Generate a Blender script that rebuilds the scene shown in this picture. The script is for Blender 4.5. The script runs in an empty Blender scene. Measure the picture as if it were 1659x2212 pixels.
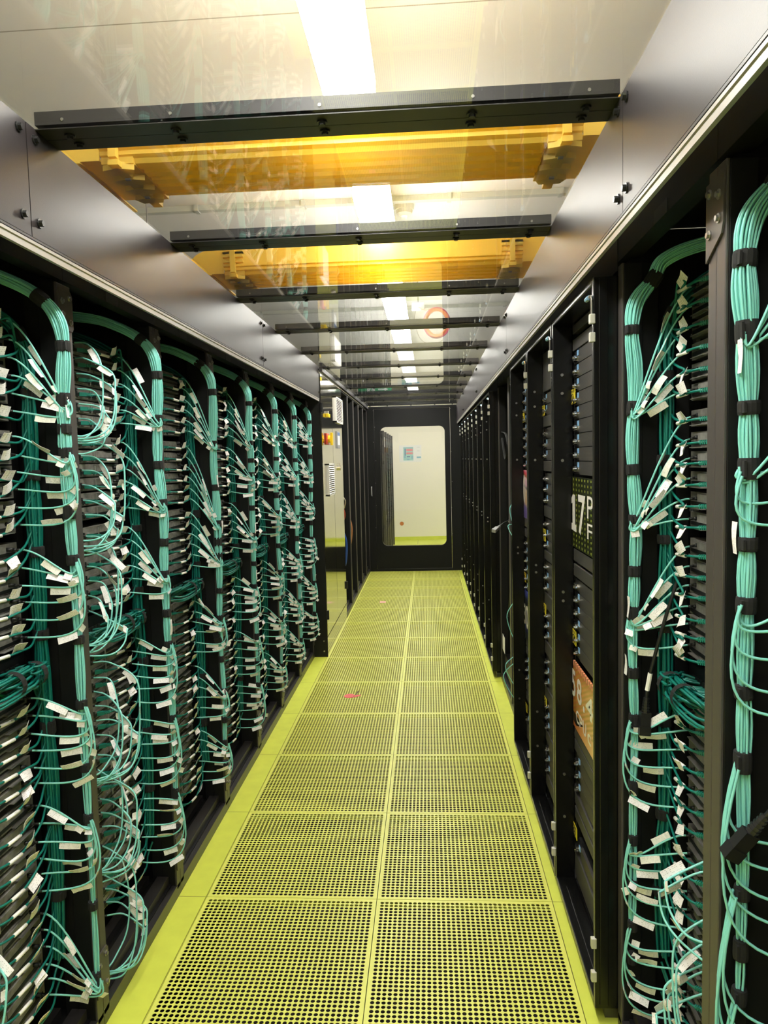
import bpy, math, random
from mathutils import Vector, Matrix
random.seed(7)
S = bpy.context.scene
C = S.collection
# ------------------------------------------------------------------ camera
CAM = (0.2054, 0.0, 1.5186)
cd = bpy.data.cameras.new('camera'); cam = bpy.data.objects.new('camera', cd); C.objects.link(cam)
def cam_rot(pitch, yaw, roll):
    cp, sp, cy, sy, cr, sr = math.cos(pitch), math.sin(pitch), math.cos(yaw), math.sin(yaw), math.cos(roll), math.sin(roll)
    f = Vector((-sy*cp, cy*cp, sp)); r0 = Vector((cy, sy, 0)); u0 = r0.cross(f)
    r = cr*r0 + sr*u0; u = -sr*r0 + cr*u0
    return Matrix(((r.x, u.x, -f.x), (r.y, u.y, -f.y), (r.z, u.z, -f.z)))
M4 = cam_rot(-0.07419738, 0.06316062, -0.02437701).to_4x4(); M4.translation = CAM
cam.matrix_world = M4
cd.sensor_fit = 'VERTICAL'; cd.sensor_height = 36.0; cd.lens = 36.0*1531.934/2212.0
cd.clip_start = 0.05; cd.clip_end = 60
S.camera = cam
# ------------------------------------------------------------------ world, exposure
w = bpy.data.worlds.new('world'); S.world = w; w.use_nodes = True
w.node_tree.nodes['Background'].inputs[0].default_value = (0.9, 0.88, 0.8, 1)
w.node_tree.nodes['Background'].inputs[1].default_value = 0.05
S.view_settings.view_transform = 'Standard'; S.view_settings.look = 'None'
S.view_settings.gamma = 1.0; S.view_settings.use_curve_mapping = False
S.view_settings.exposure = 1.42
LAMP = 20.0
S.cycles.max_bounces = 10; S.cycles.diffuse_bounces = 5; S.cycles.glossy_bounces = 5
S.cycles.transparent_max_bounces = 24; S.cycles.caustics_reflective = False; S.cycles.caustics_refractive = False
S.cycles.sample_clamp_indirect = 6.0
# ------------------------------------------------------------------ materials
def mat(name, col, rough=0.5, metal=0.0, spec=0.5, emit=None, noise=None, bump=None):
    m = bpy.data.materials.new(name); m.use_nodes = True; nt = m.node_tree; b = nt.nodes['Principled BSDF']
    b.inputs['Base Color'].default_value = (*col, 1); b.inputs['Roughness'].default_value = rough
    b.inputs['Metallic'].default_value = metal; b.inputs['Specular IOR Level'].default_value = spec
    if emit:
        b.inputs['Emission Color'].default_value = (*emit[0], 1); b.inputs['Emission Strength'].default_value = emit[1]
    if noise or bump:
        tc = nt.nodes.new('ShaderNodeTexCoord'); nz = nt.nodes.new('ShaderNodeTexNoise')
        nt.links.new(tc.outputs['Object'], nz.inputs['Vector'])
        nz.inputs['Scale'].default_value = (noise or bump)[0]; nz.inputs['Detail'].default_value = 3
        if noise:
            r = nt.nodes.new('ShaderNodeValToRGB'); a = noise[1]
            r.color_ramp.elements[0].position = .3; r.color_ramp.elements[1].position = .7
            r.color_ramp.elements[0].color = (*[c*(1-a) for c in col], 1); r.color_ramp.elements[1].color = (*[min(1, c*(1+a)) for c in col], 1)
            nt.links.new(nz.outputs['Fac'], r.inputs['Fac']); nt.links.new(r.outputs['Color'], b.inputs['Base Color'])
        if bump:
            bp = nt.nodes.new('ShaderNodeBump'); bp.inputs['Strength'].default_value = bump[1]; bp.inputs['Distance'].default_value = .001
            nt.links.new(nz.outputs['Fac'], bp.inputs['Height']); nt.links.new(bp.outputs['Normal'], b.inputs['Normal'])
    return m
def duct_mat():
    m = mat('yellow_fibre_duct', (.94, .69, .12), .38); nt = m.node_tree; b = nt.nodes['Principled BSDF']
    t = nt.nodes.new('ShaderNodeBsdfTranslucent'); t.inputs[0].default_value = (.95, .72, .12, 1); x = nt.nodes.new('ShaderNodeMixShader'); x.inputs[0].default_value = .42
    o = [n for n in nt.nodes if n.type == 'OUTPUT_MATERIAL'][0]
    nt.links.new(b.outputs[0], x.inputs[1]); nt.links.new(t.outputs[0], x.inputs[2]); nt.links.new(x.outputs[0], o.inputs[0]); return m
def grid_dots(m, scale, r, dark, rowshift=False):
    """fine perforation pattern of a bezel, in object space (y, z)"""
    nt = m.node_tree; b = nt.nodes['Principled BSDF']; tc = nt.nodes.new('ShaderNodeTexCoord'); sx = nt.nodes.new('ShaderNodeSeparateXYZ')
    nt.links.new(tc.outputs['Object'], sx.inputs[0])
    def mth(op, a, bb=None):
        n = nt.nodes.new('ShaderNodeMath'); n.operation = op
        for i, v in enumerate((a, bb)):
            if v is None: continue
            if isinstance(v, (int, float)): n.inputs[i].default_value = v
            else: nt.links.new(v, n.inputs[i])
        return n.outputs[0]
    fy = mth('SUBTRACT', mth('FRACT', mth('MULTIPLY', sx.outputs['Y'], scale)), .5)
    fz = mth('SUBTRACT', mth('FRACT', mth('MULTIPLY', sx.outputs['Z'], scale)), .5)
    d = mth('SQRT', mth('ADD', mth('MULTIPLY', fy, fy), mth('MULTIPLY', fz, fz)))
    k = mth('LESS_THAN', d, r)
    mx = nt.nodes.new('ShaderNodeMix'); mx.data_type = 'RGBA'
    mx.inputs[6].default_value = b.inputs['Base Color'].default_value; mx.inputs[7].default_value = (*dark, 1)
    nt.links.new(k, mx.inputs[0]); nt.links.new(mx.outputs[2], b.inputs['Base Color'])
    return m
def label_mat(name, col):
    """white paper tag with rows of small grey print"""
    m = mat(name, col, .55); nt = m.node_tree; b = nt.nodes['Principled BSDF']
    tc = nt.nodes.new('ShaderNodeTexCoord'); mp = nt.nodes.new('ShaderNodeMapping'); nt.links.new(tc.outputs['Generated'], mp.inputs[0])
    mp.inputs['Scale'].default_value = (26, 5.2, 1)
    vn = nt.nodes.new('ShaderNodeTexWhiteNoise'); vn.noise_dimensions = '3D'
    oi = nt.nodes.new('ShaderNodeObjectInfo'); fl = nt.nodes.new('ShaderNodeVectorMath'); fl.operation = 'FLOOR'
    nt.links.new(mp.outputs[0], fl.inputs[0])
    ad = nt.nodes.new('ShaderNodeVectorMath'); ad.operation = 'ADD'; nt.links.new(fl.outputs[0], ad.inputs[0]); nt.links.new(oi.outputs['Random'], ad.inputs[1])
    nt.links.new(ad.outputs[0], vn.inputs['Vector'])
    sx = nt.nodes.new('ShaderNodeSeparateXYZ'); fr = nt.nodes.new('ShaderNodeVectorMath'); fr.operation = 'FRACTION'
    nt.links.new(mp.outputs[0], fr.inputs[0]); nt.links.new(fr.outputs[0], sx.inputs[0])
    def mth(op, a, v):
        n = nt.nodes.new('ShaderNodeMath'); n.operation = op; nt.links.new(a, n.inputs[0])
        if isinstance(v, float): n.inputs[1].default_value = v
        else: nt.links.new(v, n.inputs[1])
        return n.outputs[0]
    k = mth('MULTIPLY', mth('GREATER_THAN', vn.outputs['Value'], .74), mth('MULTIPLY', mth('GREATER_THAN', sx.outputs['Y'], .35), mth('LESS_THAN', sx.outputs['Y'], .62)))
    mx = nt.nodes.new('ShaderNodeMix'); mx.data_type = 'RGBA'; mx.inputs[6].default_value = (*col, 1); mx.inputs[7].default_value = (.46, .44, .42, 1)
    nt.links.new(k, mx.inputs[0]); nt.links.new(mx.outputs[2], b.inputs['Base Color'])
    return m
def glass_mat(name, tint=(1, 1, 1), f0=.045):
    """clear sheet: see-through with a Schlick mirror term, the same from both sides"""
    m = bpy.data.materials.new(name); m.use_nodes = True; nt = m.node_tree; nt.nodes.clear()
    out = nt.nodes.new('ShaderNodeOutputMaterial'); mx = nt.nodes.new('ShaderNodeMixShader')
    tr = nt.nodes.new('ShaderNodeBsdfTransparent'); gl = nt.nodes.new('ShaderNodeBsdfGlossy'); ge = nt.nodes.new('ShaderNodeNewGeometry')
    tr.inputs[0].default_value = (*tint, 1); gl.inputs['Roughness'].default_value = 0.0
    dt = nt.nodes.new('ShaderNodeVectorMath'); dt.operation = 'DOT_PRODUCT'; nt.links.new(ge.outputs['Normal'], dt.inputs[0]); nt.links.new(ge.outputs['Incoming'], dt.inputs[1])
    v = dt.outputs['Value']
    for op, arg, flip in (('ABSOLUTE', None, 0), ('SUBTRACT', 1.0, 1), ('POWER', 5.0, 0), ('MULTIPLY', 1-f0, 0), ('ADD', f0, 0)):
        n = nt.nodes.new('ShaderNodeMath'); n.operation = op; n.use_clamp = True
        nt.links.new(v, n.inputs[1 if flip else 0])
        if arg is not None: n.inputs[0 if flip else 1].default_value = arg
        v = n.outputs[0]
    nt.links.new(v, mx.inputs[0]); nt.links.new(tr.outputs[0], mx.inputs[1]); nt.links.new(gl.outputs[0], mx.inputs[2])
    nt.links.new(mx.outputs[0], out.inputs[0])
    return m
M = dict(
    rack=mat('black_powder_coat', (.021, .018, .017), .38, spec=1.0, bump=(900, .12)),
    post=mat('black_post_sheen_tone', (.058, .049, .046), .42, spec=.6, bump=(900, .12)),  # black coat with its base lifted to carry lamp sheen
    rackdark=mat('black_sheet_steel', (.006, .006, .006), .5, spec=.3),
    gloss=mat('black_gloss_frame', (.004, .004, .004), .25, spec=.4),
    valance=mat('anthracite_satin_panel', (.026, .021, .022), .37, metal=.1, spec=.30, bump=(500, .12)),
    lip=mat('grey_edge_profile', (.34, .32, .29), .42, metal=.3),
    beam=mat('black_roof_profile', (.020, .018, .019), .40, bump=(600, .08)),
    bolt=mat('zinc_bolt', (.35, .34, .33), .3, metal=.9),
    blackbolt=mat('black_bolt', (.012, .012, .012), .3),
    steel=mat('stainless_sheet', (.60, .57, .51), .09, metal=1.0),
    lime=mat('lime_floor_laminate', (.63, .69, .085), .42, spec=.4, noise=(9, .05)),
    limepanel=mat('lime_perforated_metal', (.70, .72, .13), .40, spec=.4),
    under=mat('underfloor_concrete', (.022, .016, .010), .9),
    white=mat('white_wall_paint', (.86, .82, .74), .8),
    ceil=mat('white_ceiling_panels', (.84, .83, .79), .8),
    door=mat('graphite_door', (.004, .004, .004), .55, spec=.3, bump=(700, .1)),
    aqua=mat('aqua_cable_jacket', (.24, .66, .60), .42),
    teal=mat('teal_cable_jacket', (.002, .155, .12), .42),
    tealboot=mat('teal_plug_boot', (.004, .19, .14), .45),
    plug=mat('black_connector', (.012, .012, .012), .4),
    strap=mat('black_hook_and_loop', (.010, .010, .010), .85, bump=(2500, .5)),
    tag=label_mat('white_printed_tag', (.94, .90, .91)),
    tagdull=label_mat('grey_printed_tag', (.72, .71, .62)),
    sleeve=mat('white_sleeve', (.92, .90, .86), .5),
    server=mat('grey_server_metal', (.27, .255, .235), .5, metal=.2, noise=(60, .25)),
    serverlt=mat('light_server_metal', (.42, .40, .37), .4, metal=.6),
    portdark=mat('dark_port', (.008, .008, .008), .5),
    duct=duct_mat(),
    lampbody=mat('white_lamp_body', (.85, .85, .83), .4),
    lampglow=mat('lamp_diffuser', (.9, .9, .9), .4, emit=((1.0, .975, .93), LAMP)),
    panelgrey=mat('grey_blanking_panel', (.055, .052, .050), .45, bump=(800, .1)),
    bezel=grid_dots(mat('perforated_bezel', (.060, .055, .052), .5), 260, .3, (.008, .008, .008)),
    chrome=mat('chrome_latch', (.75, .73, .70), .18, metal=1.0),
    hinge=mat('cream_hinge', (.62, .60, .53), .35, metal=.3),
    blue=mat('blue_sticker', (.22, .42, .72), .45),
    bluecap=mat('blue_lever_cap', (.25, .47, .68), .35),
    yellow=mat('yellow_sticker', (.78, .62, .03), .45),
    ink=mat('black_ink', (.012, .012, .010), .6),
    letter=mat('white_lettering', (.80, .76, .72), .5),
    cream=mat('cream_lettering', (.82, .80, .60), .5),
    roofglass=glass_mat('clear_roof_pane', (.97, .975, .955), .05),
    doorglass=glass_mat('clear_door_pane', (.98, .985, .98), .04),
    plastic=mat('white_plastic', (.80, .78, .72), .4),
    red=mat('red_plastic', (.55, .06, .03), .4),
    ylw=mat('yellow_plastic', (.88, .62, .02), .35),
    trunk=mat('grey_trunking', (.55, .56, .50), .5),
    orange=mat('orange_fibre', (.80, .32, .14), .45),
    pinkfib=mat('magenta_fibre', (.55, .10, .20), .45),
    disc=mat('terracotta_disc', (.50, .14, .04), .5),
    green=mat('exit_sign_green', (.02, .30, .12), .4),
    paper=mat('white_paper', (.80, .80, .82), .6),
    planblue=mat('plan_blue_print', (.25, .48, .62), .6),
    planteal=mat('plan_teal_print', (.35, .62, .62), .6),
    planred=mat('plan_red_print', (.72, .25, .30), .6),
    plannavy=mat('plan_navy_print', (.12, .20, .40), .6),
    greyplastic=mat('grey_plastic', (.32, .32, .32), .45),
    bluecable=mat('blue_cable', (.03, .10, .45), .45),
    stickred=mat('red_floor_sticker', (.80, .13, .12), .5),
    stickpink=mat('pink_floor_sticker', (.85, .45, .36), .5),
    brown=mat('brown_stem', (.12, .07, .02), .6),
)
def poster_mat(name, kind):
    m = mat(name, (.5, .3, .1), .35, spec=.25); nt = m.node_tree; b = nt.nodes['Principled BSDF']
    tc = nt.nodes.new('ShaderNodeTexCoord'); mp = nt.nodes.new('ShaderNodeMapping'); nt.links.new(tc.outputs['Generated'], mp.inputs[0])
    def ramp(fac, stops, interp='LINEAR'):
        r = nt.nodes.new('ShaderNodeValToRGB'); r.color_ramp.interpolation = interp
        while len(r.color_ramp.elements) < len(stops): r.color_ramp.elements.new(.5)
        for e, (p, c) in zip(r.color_ramp.elements, stops): e.position = p; e.color = (*c, 1)
        nt.links.new(fac, r.inputs['Fac']); return r.outputs['Color']
    def mix(f, a, c):
        x = nt.nodes.new('ShaderNodeMix'); x.data_type = 'RGBA'
        nt.links.new(f, x.inputs[0])
        for i, v in ((6, a), (7, c)):
            if isinstance(v, tuple): x.inputs[i].default_value = (*v, 1)
            else: nt.links.new(v, x.inputs[i])
        return x.outputs[2]
    sx = nt.nodes.new('ShaderNodeSeparateXYZ'); nt.links.new(mp.outputs[0], sx.inputs[0])
    def mth(op, a, v=None):
        n = nt.nodes.new('ShaderNodeMath'); n.operation = op; nt.links.new(a, n.inputs[0])
        if v is not None:
            if isinstance(v, (int, float)): n.inputs[1].default_value = v
            else: nt.links.new(v, n.inputs[1])
        return n.outputs[0]
    Y, Z = sx.outputs['Y'], sx.outputs['Z']
    if kind == 'chip':
        fy = mth('FRACT', mth('MULTIPLY', Y, 13)); fz = mth('FRACT', mth('MULTIPLY', Z, 14))
        dot = mth('MULTIPLY', mth('LESS_THAN', mth('ABSOLUTE', mth('SUBTRACT', fy, .5)), .17), mth('LESS_THAN', mth('ABSOLUTE', mth('SUBTRACT', fz, .5)), .22))
        line = mth('LESS_THAN', fz, .12)
        base = ramp(Y, [(0, (.008, .010, .009)), (.30, (.006, .007, .006)), (.34, (.012, .016, .006)), (.8, (.010, .013, .003)), (1, (.022, .027, .003))])
        c = mix(line, base, (.022, .028, .004)); c = mix(dot, c, (.24, .28, .04))
    elif kind == 'board':
        base = ramp(Y, [(0, (.92, .70, .36)), (.45, (.82, .54, .22)), (.8, (.66, .28, .09)), (1, (.40, .09, .03))])
        top = ramp(Z, [(.80, (0, 0, 0)), (.97, (1, 1, 1))]); base = mix(top, base, (.36, .05, .02))
        wv = nt.nodes.new('ShaderNodeTexWave'); wv.bands_direction = 'DIAGONAL'; wv.inputs['Scale'].default_value = 9; wv.inputs['Distortion'].default_value = .4
        nt.links.new(mp.outputs[0], wv.inputs['Vector'])
        f = mth('MULTIPLY', mth('MULTIPLY', wv.outputs['Fac'], mth('GREATER_THAN', Z, .22)), .7)
        c = mix(f, base, (.45, .30, .04))
        fy = mth('FRACT', mth('MULTIPLY', Y, 22))
        teeth = mth('MULTIPLY', mth('GREATER_THAN', Z, .93), mth('GREATER_THAN', fy, .5)); c = mix(teeth, c, (.85, .35, .24))
        blk = mth('MULTIPLY', mth('GREATER_THAN', mth('ADD', Y, mth('MULTIPLY', Z, 1.2)), .98), mth('LESS_THAN', Z, .22))
        blk = mth('MULTIPLY', blk, mth('GREATER_THAN', mth('ADD', mth('MULTIPLY', Z, 2.4), mth('MULTIPLY', Y, -.25)), -.08)); c = mix(blk, c, (.02, .012, .008))
    elif kind == 'pink':
        d = mth('ADD', mth('MULTIPLY', Z, 1.0), mth('MULTIPLY', Y, -.25))
        c = ramp(d, [(0, (.12, .08, .28)), (.12, (.55, .36, .22)), (.38, (.58, .42, .30)), (.42, (.05, .05, .07)), (.5, (.70, .40, .55)), (.62, (.75, .5, .6)), (.66, (.35, .12, .03)), (.72, (.65, .06, .12)), (.8, (.80, .35, .42)), (.88, (.70, .05, .12))], 'EASE')
    else:
        d = mth('ADD', Z, mth('MULTIPLY', Y, -.15))
        c = ramp(d, [(0, (.01, .012, .02)), (.12, (.015, .02, .12)), (.2, (.008, .01, .015)), (.7, (.01, .012, .02)), (.8, (.03, .04, .28)), (.9, (.05, .06, .40))])
    nt.links.new(c, b.inputs['Base Color'])
    return m
# ------------------------------------------------------------------ mesh helpers
class MB:
    def __init__(s): s.v = []; s.f = []; s.m = []; s.k = 0
    def face(s, idx): s.f.append(idx); s.m.append(s.k)
    def box(s, a, b):
        x0, x1 = sorted((a[0], b[0])); y0, y1 = sorted((a[1], b[1])); z0, z1 = sorted((a[2], b[2])); n = len(s.v)
        s.v += [(x0, y0, z0), (x1, y0, z0), (x1, y1, z0), (x0, y1, z0), (x0, y0, z1), (x1, y0, z1), (x1, y1, z1), (x0, y1, z1)]
        for q in ((0, 3, 2, 1), (4, 5, 6, 7), (0, 1, 5, 4), (1, 2, 6, 5), (2, 3, 7, 6), (3, 0, 4, 7)): s.face([n+i for i in q])
        return s
    def obox(s, c, ax, ay, az, sx, sy, sz):
        n = len(s.v); c = Vector(c)
        for dz in (-1, 1):
            for dx, dy in ((-1, -1), (1, -1), (1, 1), (-1, 1)): s.v.append(tuple(c + ax*dx*sx/2 + ay*dy*sy/2 + az*dz*sz/2))
        for q in ((0, 3, 2, 1), (4, 5, 6, 7), (0, 1, 5, 4), (1, 2, 6, 5), (2, 3, 7, 6), (3, 0, 4, 7)): s.face([n+i for i in q])
        return s
    def tube(s, pts, r, n=6, caps=True, flat=1.0):
        pts = [Vector(p) for p in pts]; rr = r if isinstance(r, (list, tuple)) else [r]*len(pts)
        t = [(pts[min(i+1, len(pts)-1)] - pts[max(i-1, 0)]).normalized() for i in range(len(pts))]
        up = Vector((0, 0, 1)) if abs(t[0].z) < .9 else Vector((0, 1, 0))
        nx = t[0].cross(up).normalized(); base = len(s.v)
        for i, p in enumerate(pts):
            nx = (nx - t[i]*nx.dot(t[i])).normalized(); ny = t[i].cross(nx)
            for j in range(n):
                a = 2*math.pi*j/n; s.v.append(tuple(p + nx*math.cos(a)*rr[i] + ny*math.sin(a)*rr[i]*flat))
        for i in range(len(pts)-1):
            for j in range(n):
                a = base+i*n+j; b = base+i*n+(j+1) % n; s.face([a, b, b+n, a+n])
        if caps:
            s.face([base+j for j in reversed(range(n))]); s.face([base+(len(pts)-1)*n+j for j in range(n)])
        return s
    def prism(s, poly, axis, a, b):
        """extrude a 2-D polygon along an axis ('x','y','z'); poly in the other two axes in order"""
        def P(u, v, h): return {'x': (h, u, v), 'y': (u, h, v), 'z': (u, v, h)}[axis]
        n = len(s.v); k = len(poly)
        s.v += [P(u, v, a) for u, v in poly] + [P(u, v, b) for u, v in poly]
        s.face(list(range(n, n+k))[::-1]); s.face(list(range(n+k, n+2*k)))
        for i in range(k):
            j = (i+1) % k; s.face([n+i, n+j, n+k+j, n+k+i])
        return s
    def build(s, name, mats, parent=None, loc=None, smooth=False, bevel=0):
        me = bpy.data.meshes.new(name); me.from_pydata(s.v, [], s.f)
        if not isinstance(mats, (list, tuple)): mats = [mats]
        for m in mats: me.materials.append(m)
        if len(mats) > 1: me.polygons.foreach_set('material_index', s.m)
        if smooth: me.polygons.foreach_set('use_smooth', [True]*len(s.f))
        me.update(); o = bpy.data.objects.new(name, me); C.objects.link(o)
        if parent: o.parent = parent
        if loc: o.location = loc
        if bevel:
            b = o.modifiers.new('bevel', 'BEVEL'); b.width = bevel; b.segments = 2; b.limit_method = 'ANGLE'
        return o
def tag(o, label, cat, group=None):
    o['label'] = label; o['category'] = cat
    if group: o['group'] = group
    return o
def struct(o): o['kind'] = 'structure'; return o
def empty(name, loc, label=None, cat=None, group=None):
    o = bpy.data.objects.new(name, None); C.objects.link(o); o.location = loc; o.empty_display_size = .05
    if label: tag(o, label, cat, group)
    return o
def inst(src, parent=None, mw=None, name=None):
    o = src.copy(); C.objects.link(o); o.parent = parent
    if name: o.name = name
    if mw is not None: o.matrix_local = mw
    return o
def put(me, name, parent, mw):
    o = bpy.data.objects.new(name, me); C.objects.link(o); o.parent = parent; o.matrix_local = mw; return o
def mesh_of(mb, name, mats, smooth=False):
    o = mb.build(name, mats, smooth=smooth); me = o.data; bpy.data.objects.remove(o); return me
def frame(t, hint, origin):
    """matrix: x along t, y near hint"""
    x = t.normalized(); y = (hint - x*hint.dot(x)).normalized(); z = x.cross(y)
    return Matrix(((x.x, y.x, z.x, origin.x), (x.y, y.y, z.y, origin.y), (x.z, y.z, z.z, origin.z), (0, 0, 0, 1)))
def bez(p, n):
    p = [Vector(q) for q in p]; out = []
    for i in range(n+1):
        t = i/n; q = list(p)
        while len(q) > 1: q = [q[k]*(1-t)+q[k+1]*t for k in range(len(q)-1)]
        out.append(q[0])
    return out
def spline(pts, n=6):
    P = [Vector(q) for q in pts]; P = [P[0]*2-P[1]] + P + [P[-1]*2-P[-2]]; out = []
    for i in range(1, len(P)-2):
        a, b, c, d = P[i-1:i+3]
        for k in range(n):
            t = k/n
            out.append(.5*((2*b) + (c-a)*t + (2*a-5*b+4*c-d)*t*t + (3*b-a-3*c+d)*t**3))
    out.append(P[-2]); return out
def rrect(x0, y0, x1, y1, r, n=6):
    out = []
    for cx, cy, a0 in ((x1-r, y1-r, 0), (x0+r, y1-r, 90), (x0+r, y0+r, 180), (x1-r, y0+r, 270)):
        for k in range(n+1):
            a = math.radians(a0+90*k/n); out.append((cx+r*math.cos(a), cy+r*math.sin(a)))
    return out
def text_obj(name, s, m, parent, y0, y1, z0, z1, x, side=1, bold=.018):
    """lettering on a plane facing -X (side=1), from Y=y0 (left end) to y1, stretched to its place"""
    cu = bpy.data.curves.new('t', 'FONT'); cu.body = s; cu.extrude = 0; cu.offset = bold; ob = bpy.data.objects.new('t', cu)
    C.objects.link(ob); bpy.context.view_layer.update()
    me = bpy.data.meshes.new_from_object(ob); bpy.data.objects.remove(ob)
    xs = [v.co.x for v in me.vertices]; ys = [v.co.y for v in me.vertices]
    mnx, mxx, mny, mxy = min(xs), max(xs), min(ys), max(ys)
    for v in me.vertices:
        a = (v.co.x-mnx)/(mxx-mnx); b = (v.co.y-mny)/(mxy-mny)
        v.co = Vector((x, y0+(y1-y0)*a, z0+(z1-z0)*b))
    me.materials.clear(); me.materials.append(m); me.name = name; me.update()
    o = bpy.data.objects.new(name, me); C.objects.link(o); o.parent = parent
    return o
ORD = 'first second third fourth fifth sixth seventh eighth ninth tenth eleventh twelfth thirteenth fourteenth fifteenth sixteenth seventeenth eighteenth nineteenth twentieth'.split()
def ordn(i):
    if i < 20: return ORD[i]
    t = {2: 'twenty', 3: 'thirty', 4: 'forty'}[(i+1)//10]
    if (i+1) % 10 == 0: return {3: 'thirtieth', 4: 'fortieth'}[(i+1)//10]
    return t + '-' + ORD[(i+1) % 10 - 1]
# ------------------------------------------------------------------ room
ROW0, TP = 2.342, 0.6
YDOOR, YBACK, ZC = 9.56, 13.2, 2.95
mb = MB()
for x0, x1 in ((-2.9, -.6), (.6, 2.9)): mb.box((x0, -1.8, -.03), (x1, YDOOR, 0))
yb0 = ROW0+TP*17
mb.box((-2.9, yb0, -.03), (2.9, YBACK, 0)); mb.box((-2.9, YDOOR, -.03), (-.6, yb0, 0)); mb.box((.6, YDOOR, -.03), (2.9, yb0, 0))
mb.box((-.6, -1.8, -.03), (.6, ROW0-TP*3, 0))
mfl = mat('lime_floor_tiles', (.63, .69, .085), .42, spec=.4, noise=(14, .05))
nt = mfl.node_tree; bs = nt.nodes['Principled BSDF']; tc = nt.nodes.new('ShaderNodeTexCoord'); sx = nt.nodes.new('ShaderNodeSeparateXYZ'); nt.links.new(tc.outputs['Object'], sx.inputs[0])
seam = None
for ax, off in (('X', 0.0), ('Y', ROW0-6)):
    a = nt.nodes.new('ShaderNodeMath'); a.operation = 'SUBTRACT'; nt.links.new(sx.outputs[ax], a.inputs[0]); a.inputs[1].default_value = off-.0012
    b = nt.nodes.new('ShaderNodeMath'); b.operation = 'MODULO'; nt.links.new(a.outputs[0], b.inputs[0]); b.inputs[1].default_value = .6
    ab = nt.nodes.new('ShaderNodeMath'); ab.operation = 'ABSOLUTE'; nt.links.new(b.outputs[0], ab.inputs[0])
    c = nt.nodes.new('ShaderNodeMath'); c.operation = 'LESS_THAN'; nt.links.new(ab.outputs[0], c.inputs[0]); c.inputs[1].default_value = .0026
    if seam is None: seam = c
    else:
        d = nt.nodes.new('ShaderNodeMath'); d.operation = 'MAXIMUM'; nt.links.new(seam.outputs[0], d.inputs[0]); nt.links.new(c.outputs[0], d.inputs[1]); seam = d
mx = nt.nodes.new('ShaderNodeMix'); mx.data_type = 'RGBA'; old = bs.inputs['Base Color'].links[0].from_socket
nt.links.new(seam.outputs[0], mx.inputs[0]); nt.links.new(old, mx.inputs[6]); mx.inputs[7].default_value = (.20, .20, .02, 1); nt.links.new(mx.outputs[2], bs.inputs['Base Color'])
struct(mb.build('floor', mfl))
struct(MB().box((-2.9, -1.8, -.5), (2.9, YBACK, -.45)).build('floor_base', M['under']))
cm = M['ceil']; nt = cm.node_tree; bs = nt.nodes['Principled BSDF']; tc = nt.nodes.new('ShaderNodeTexCoord'); sx = nt.nodes.new('ShaderNodeSeparateXYZ'); nt.links.new(tc.outputs['Object'], sx.inputs[0])
a = nt.nodes.new('ShaderNodeMath'); a.operation = 'SUBTRACT'; nt.links.new(sx.outputs['Y'], a.inputs[0]); a.inputs[1].default_value = 2.36-4.8
b = nt.nodes.new('ShaderNodeMath'); b.operation = 'MODULO'; nt.links.new(a.outputs[0], b.inputs[0]); b.inputs[1].default_value = 2.4
c = nt.nodes.new('ShaderNodeMath'); c.operation = 'LESS_THAN'; nt.links.new(b.outputs[0], c.inputs[0]); c.inputs[1].default_value = .006
mx = nt.nodes.new('ShaderNodeMix'); mx.data_type = 'RGBA'; nt.links.new(c.outputs[0], mx.inputs[0]); mx.inputs[6].default_value = (.84, .83, .79, 1); mx.inputs[7].default_value = (.42, .40, .34, 1); nt.links.new(mx.outputs[2], bs.inputs['Base Color'])
struct(MB().box((-2.9, -1.8, ZC), (2.9, YBACK, ZC+.1)).build('ceiling', cm))
struct(MB().box((-3.0, -1.8, -.5), (-2.9, YBACK, ZC)).build('wall_left', M['white']))
struct(MB().box((2.9, -1.8, -.5), (3.0, YBACK, ZC)).build('wall_right', M['white']))
struct(MB().box((-3, YBACK, -.5), (3, YBACK+.1, ZC)).build('wall_back', M['white']))
struct(MB().box((-3, -1.9, -.5), (3, -1.8, ZC)).build('wall_front', M['white']))
struct(MB().box((-2.9, YBACK-.012, 0), (2.9, YBACK, .065)).build('baseboard_back', M['lime']))
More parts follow.
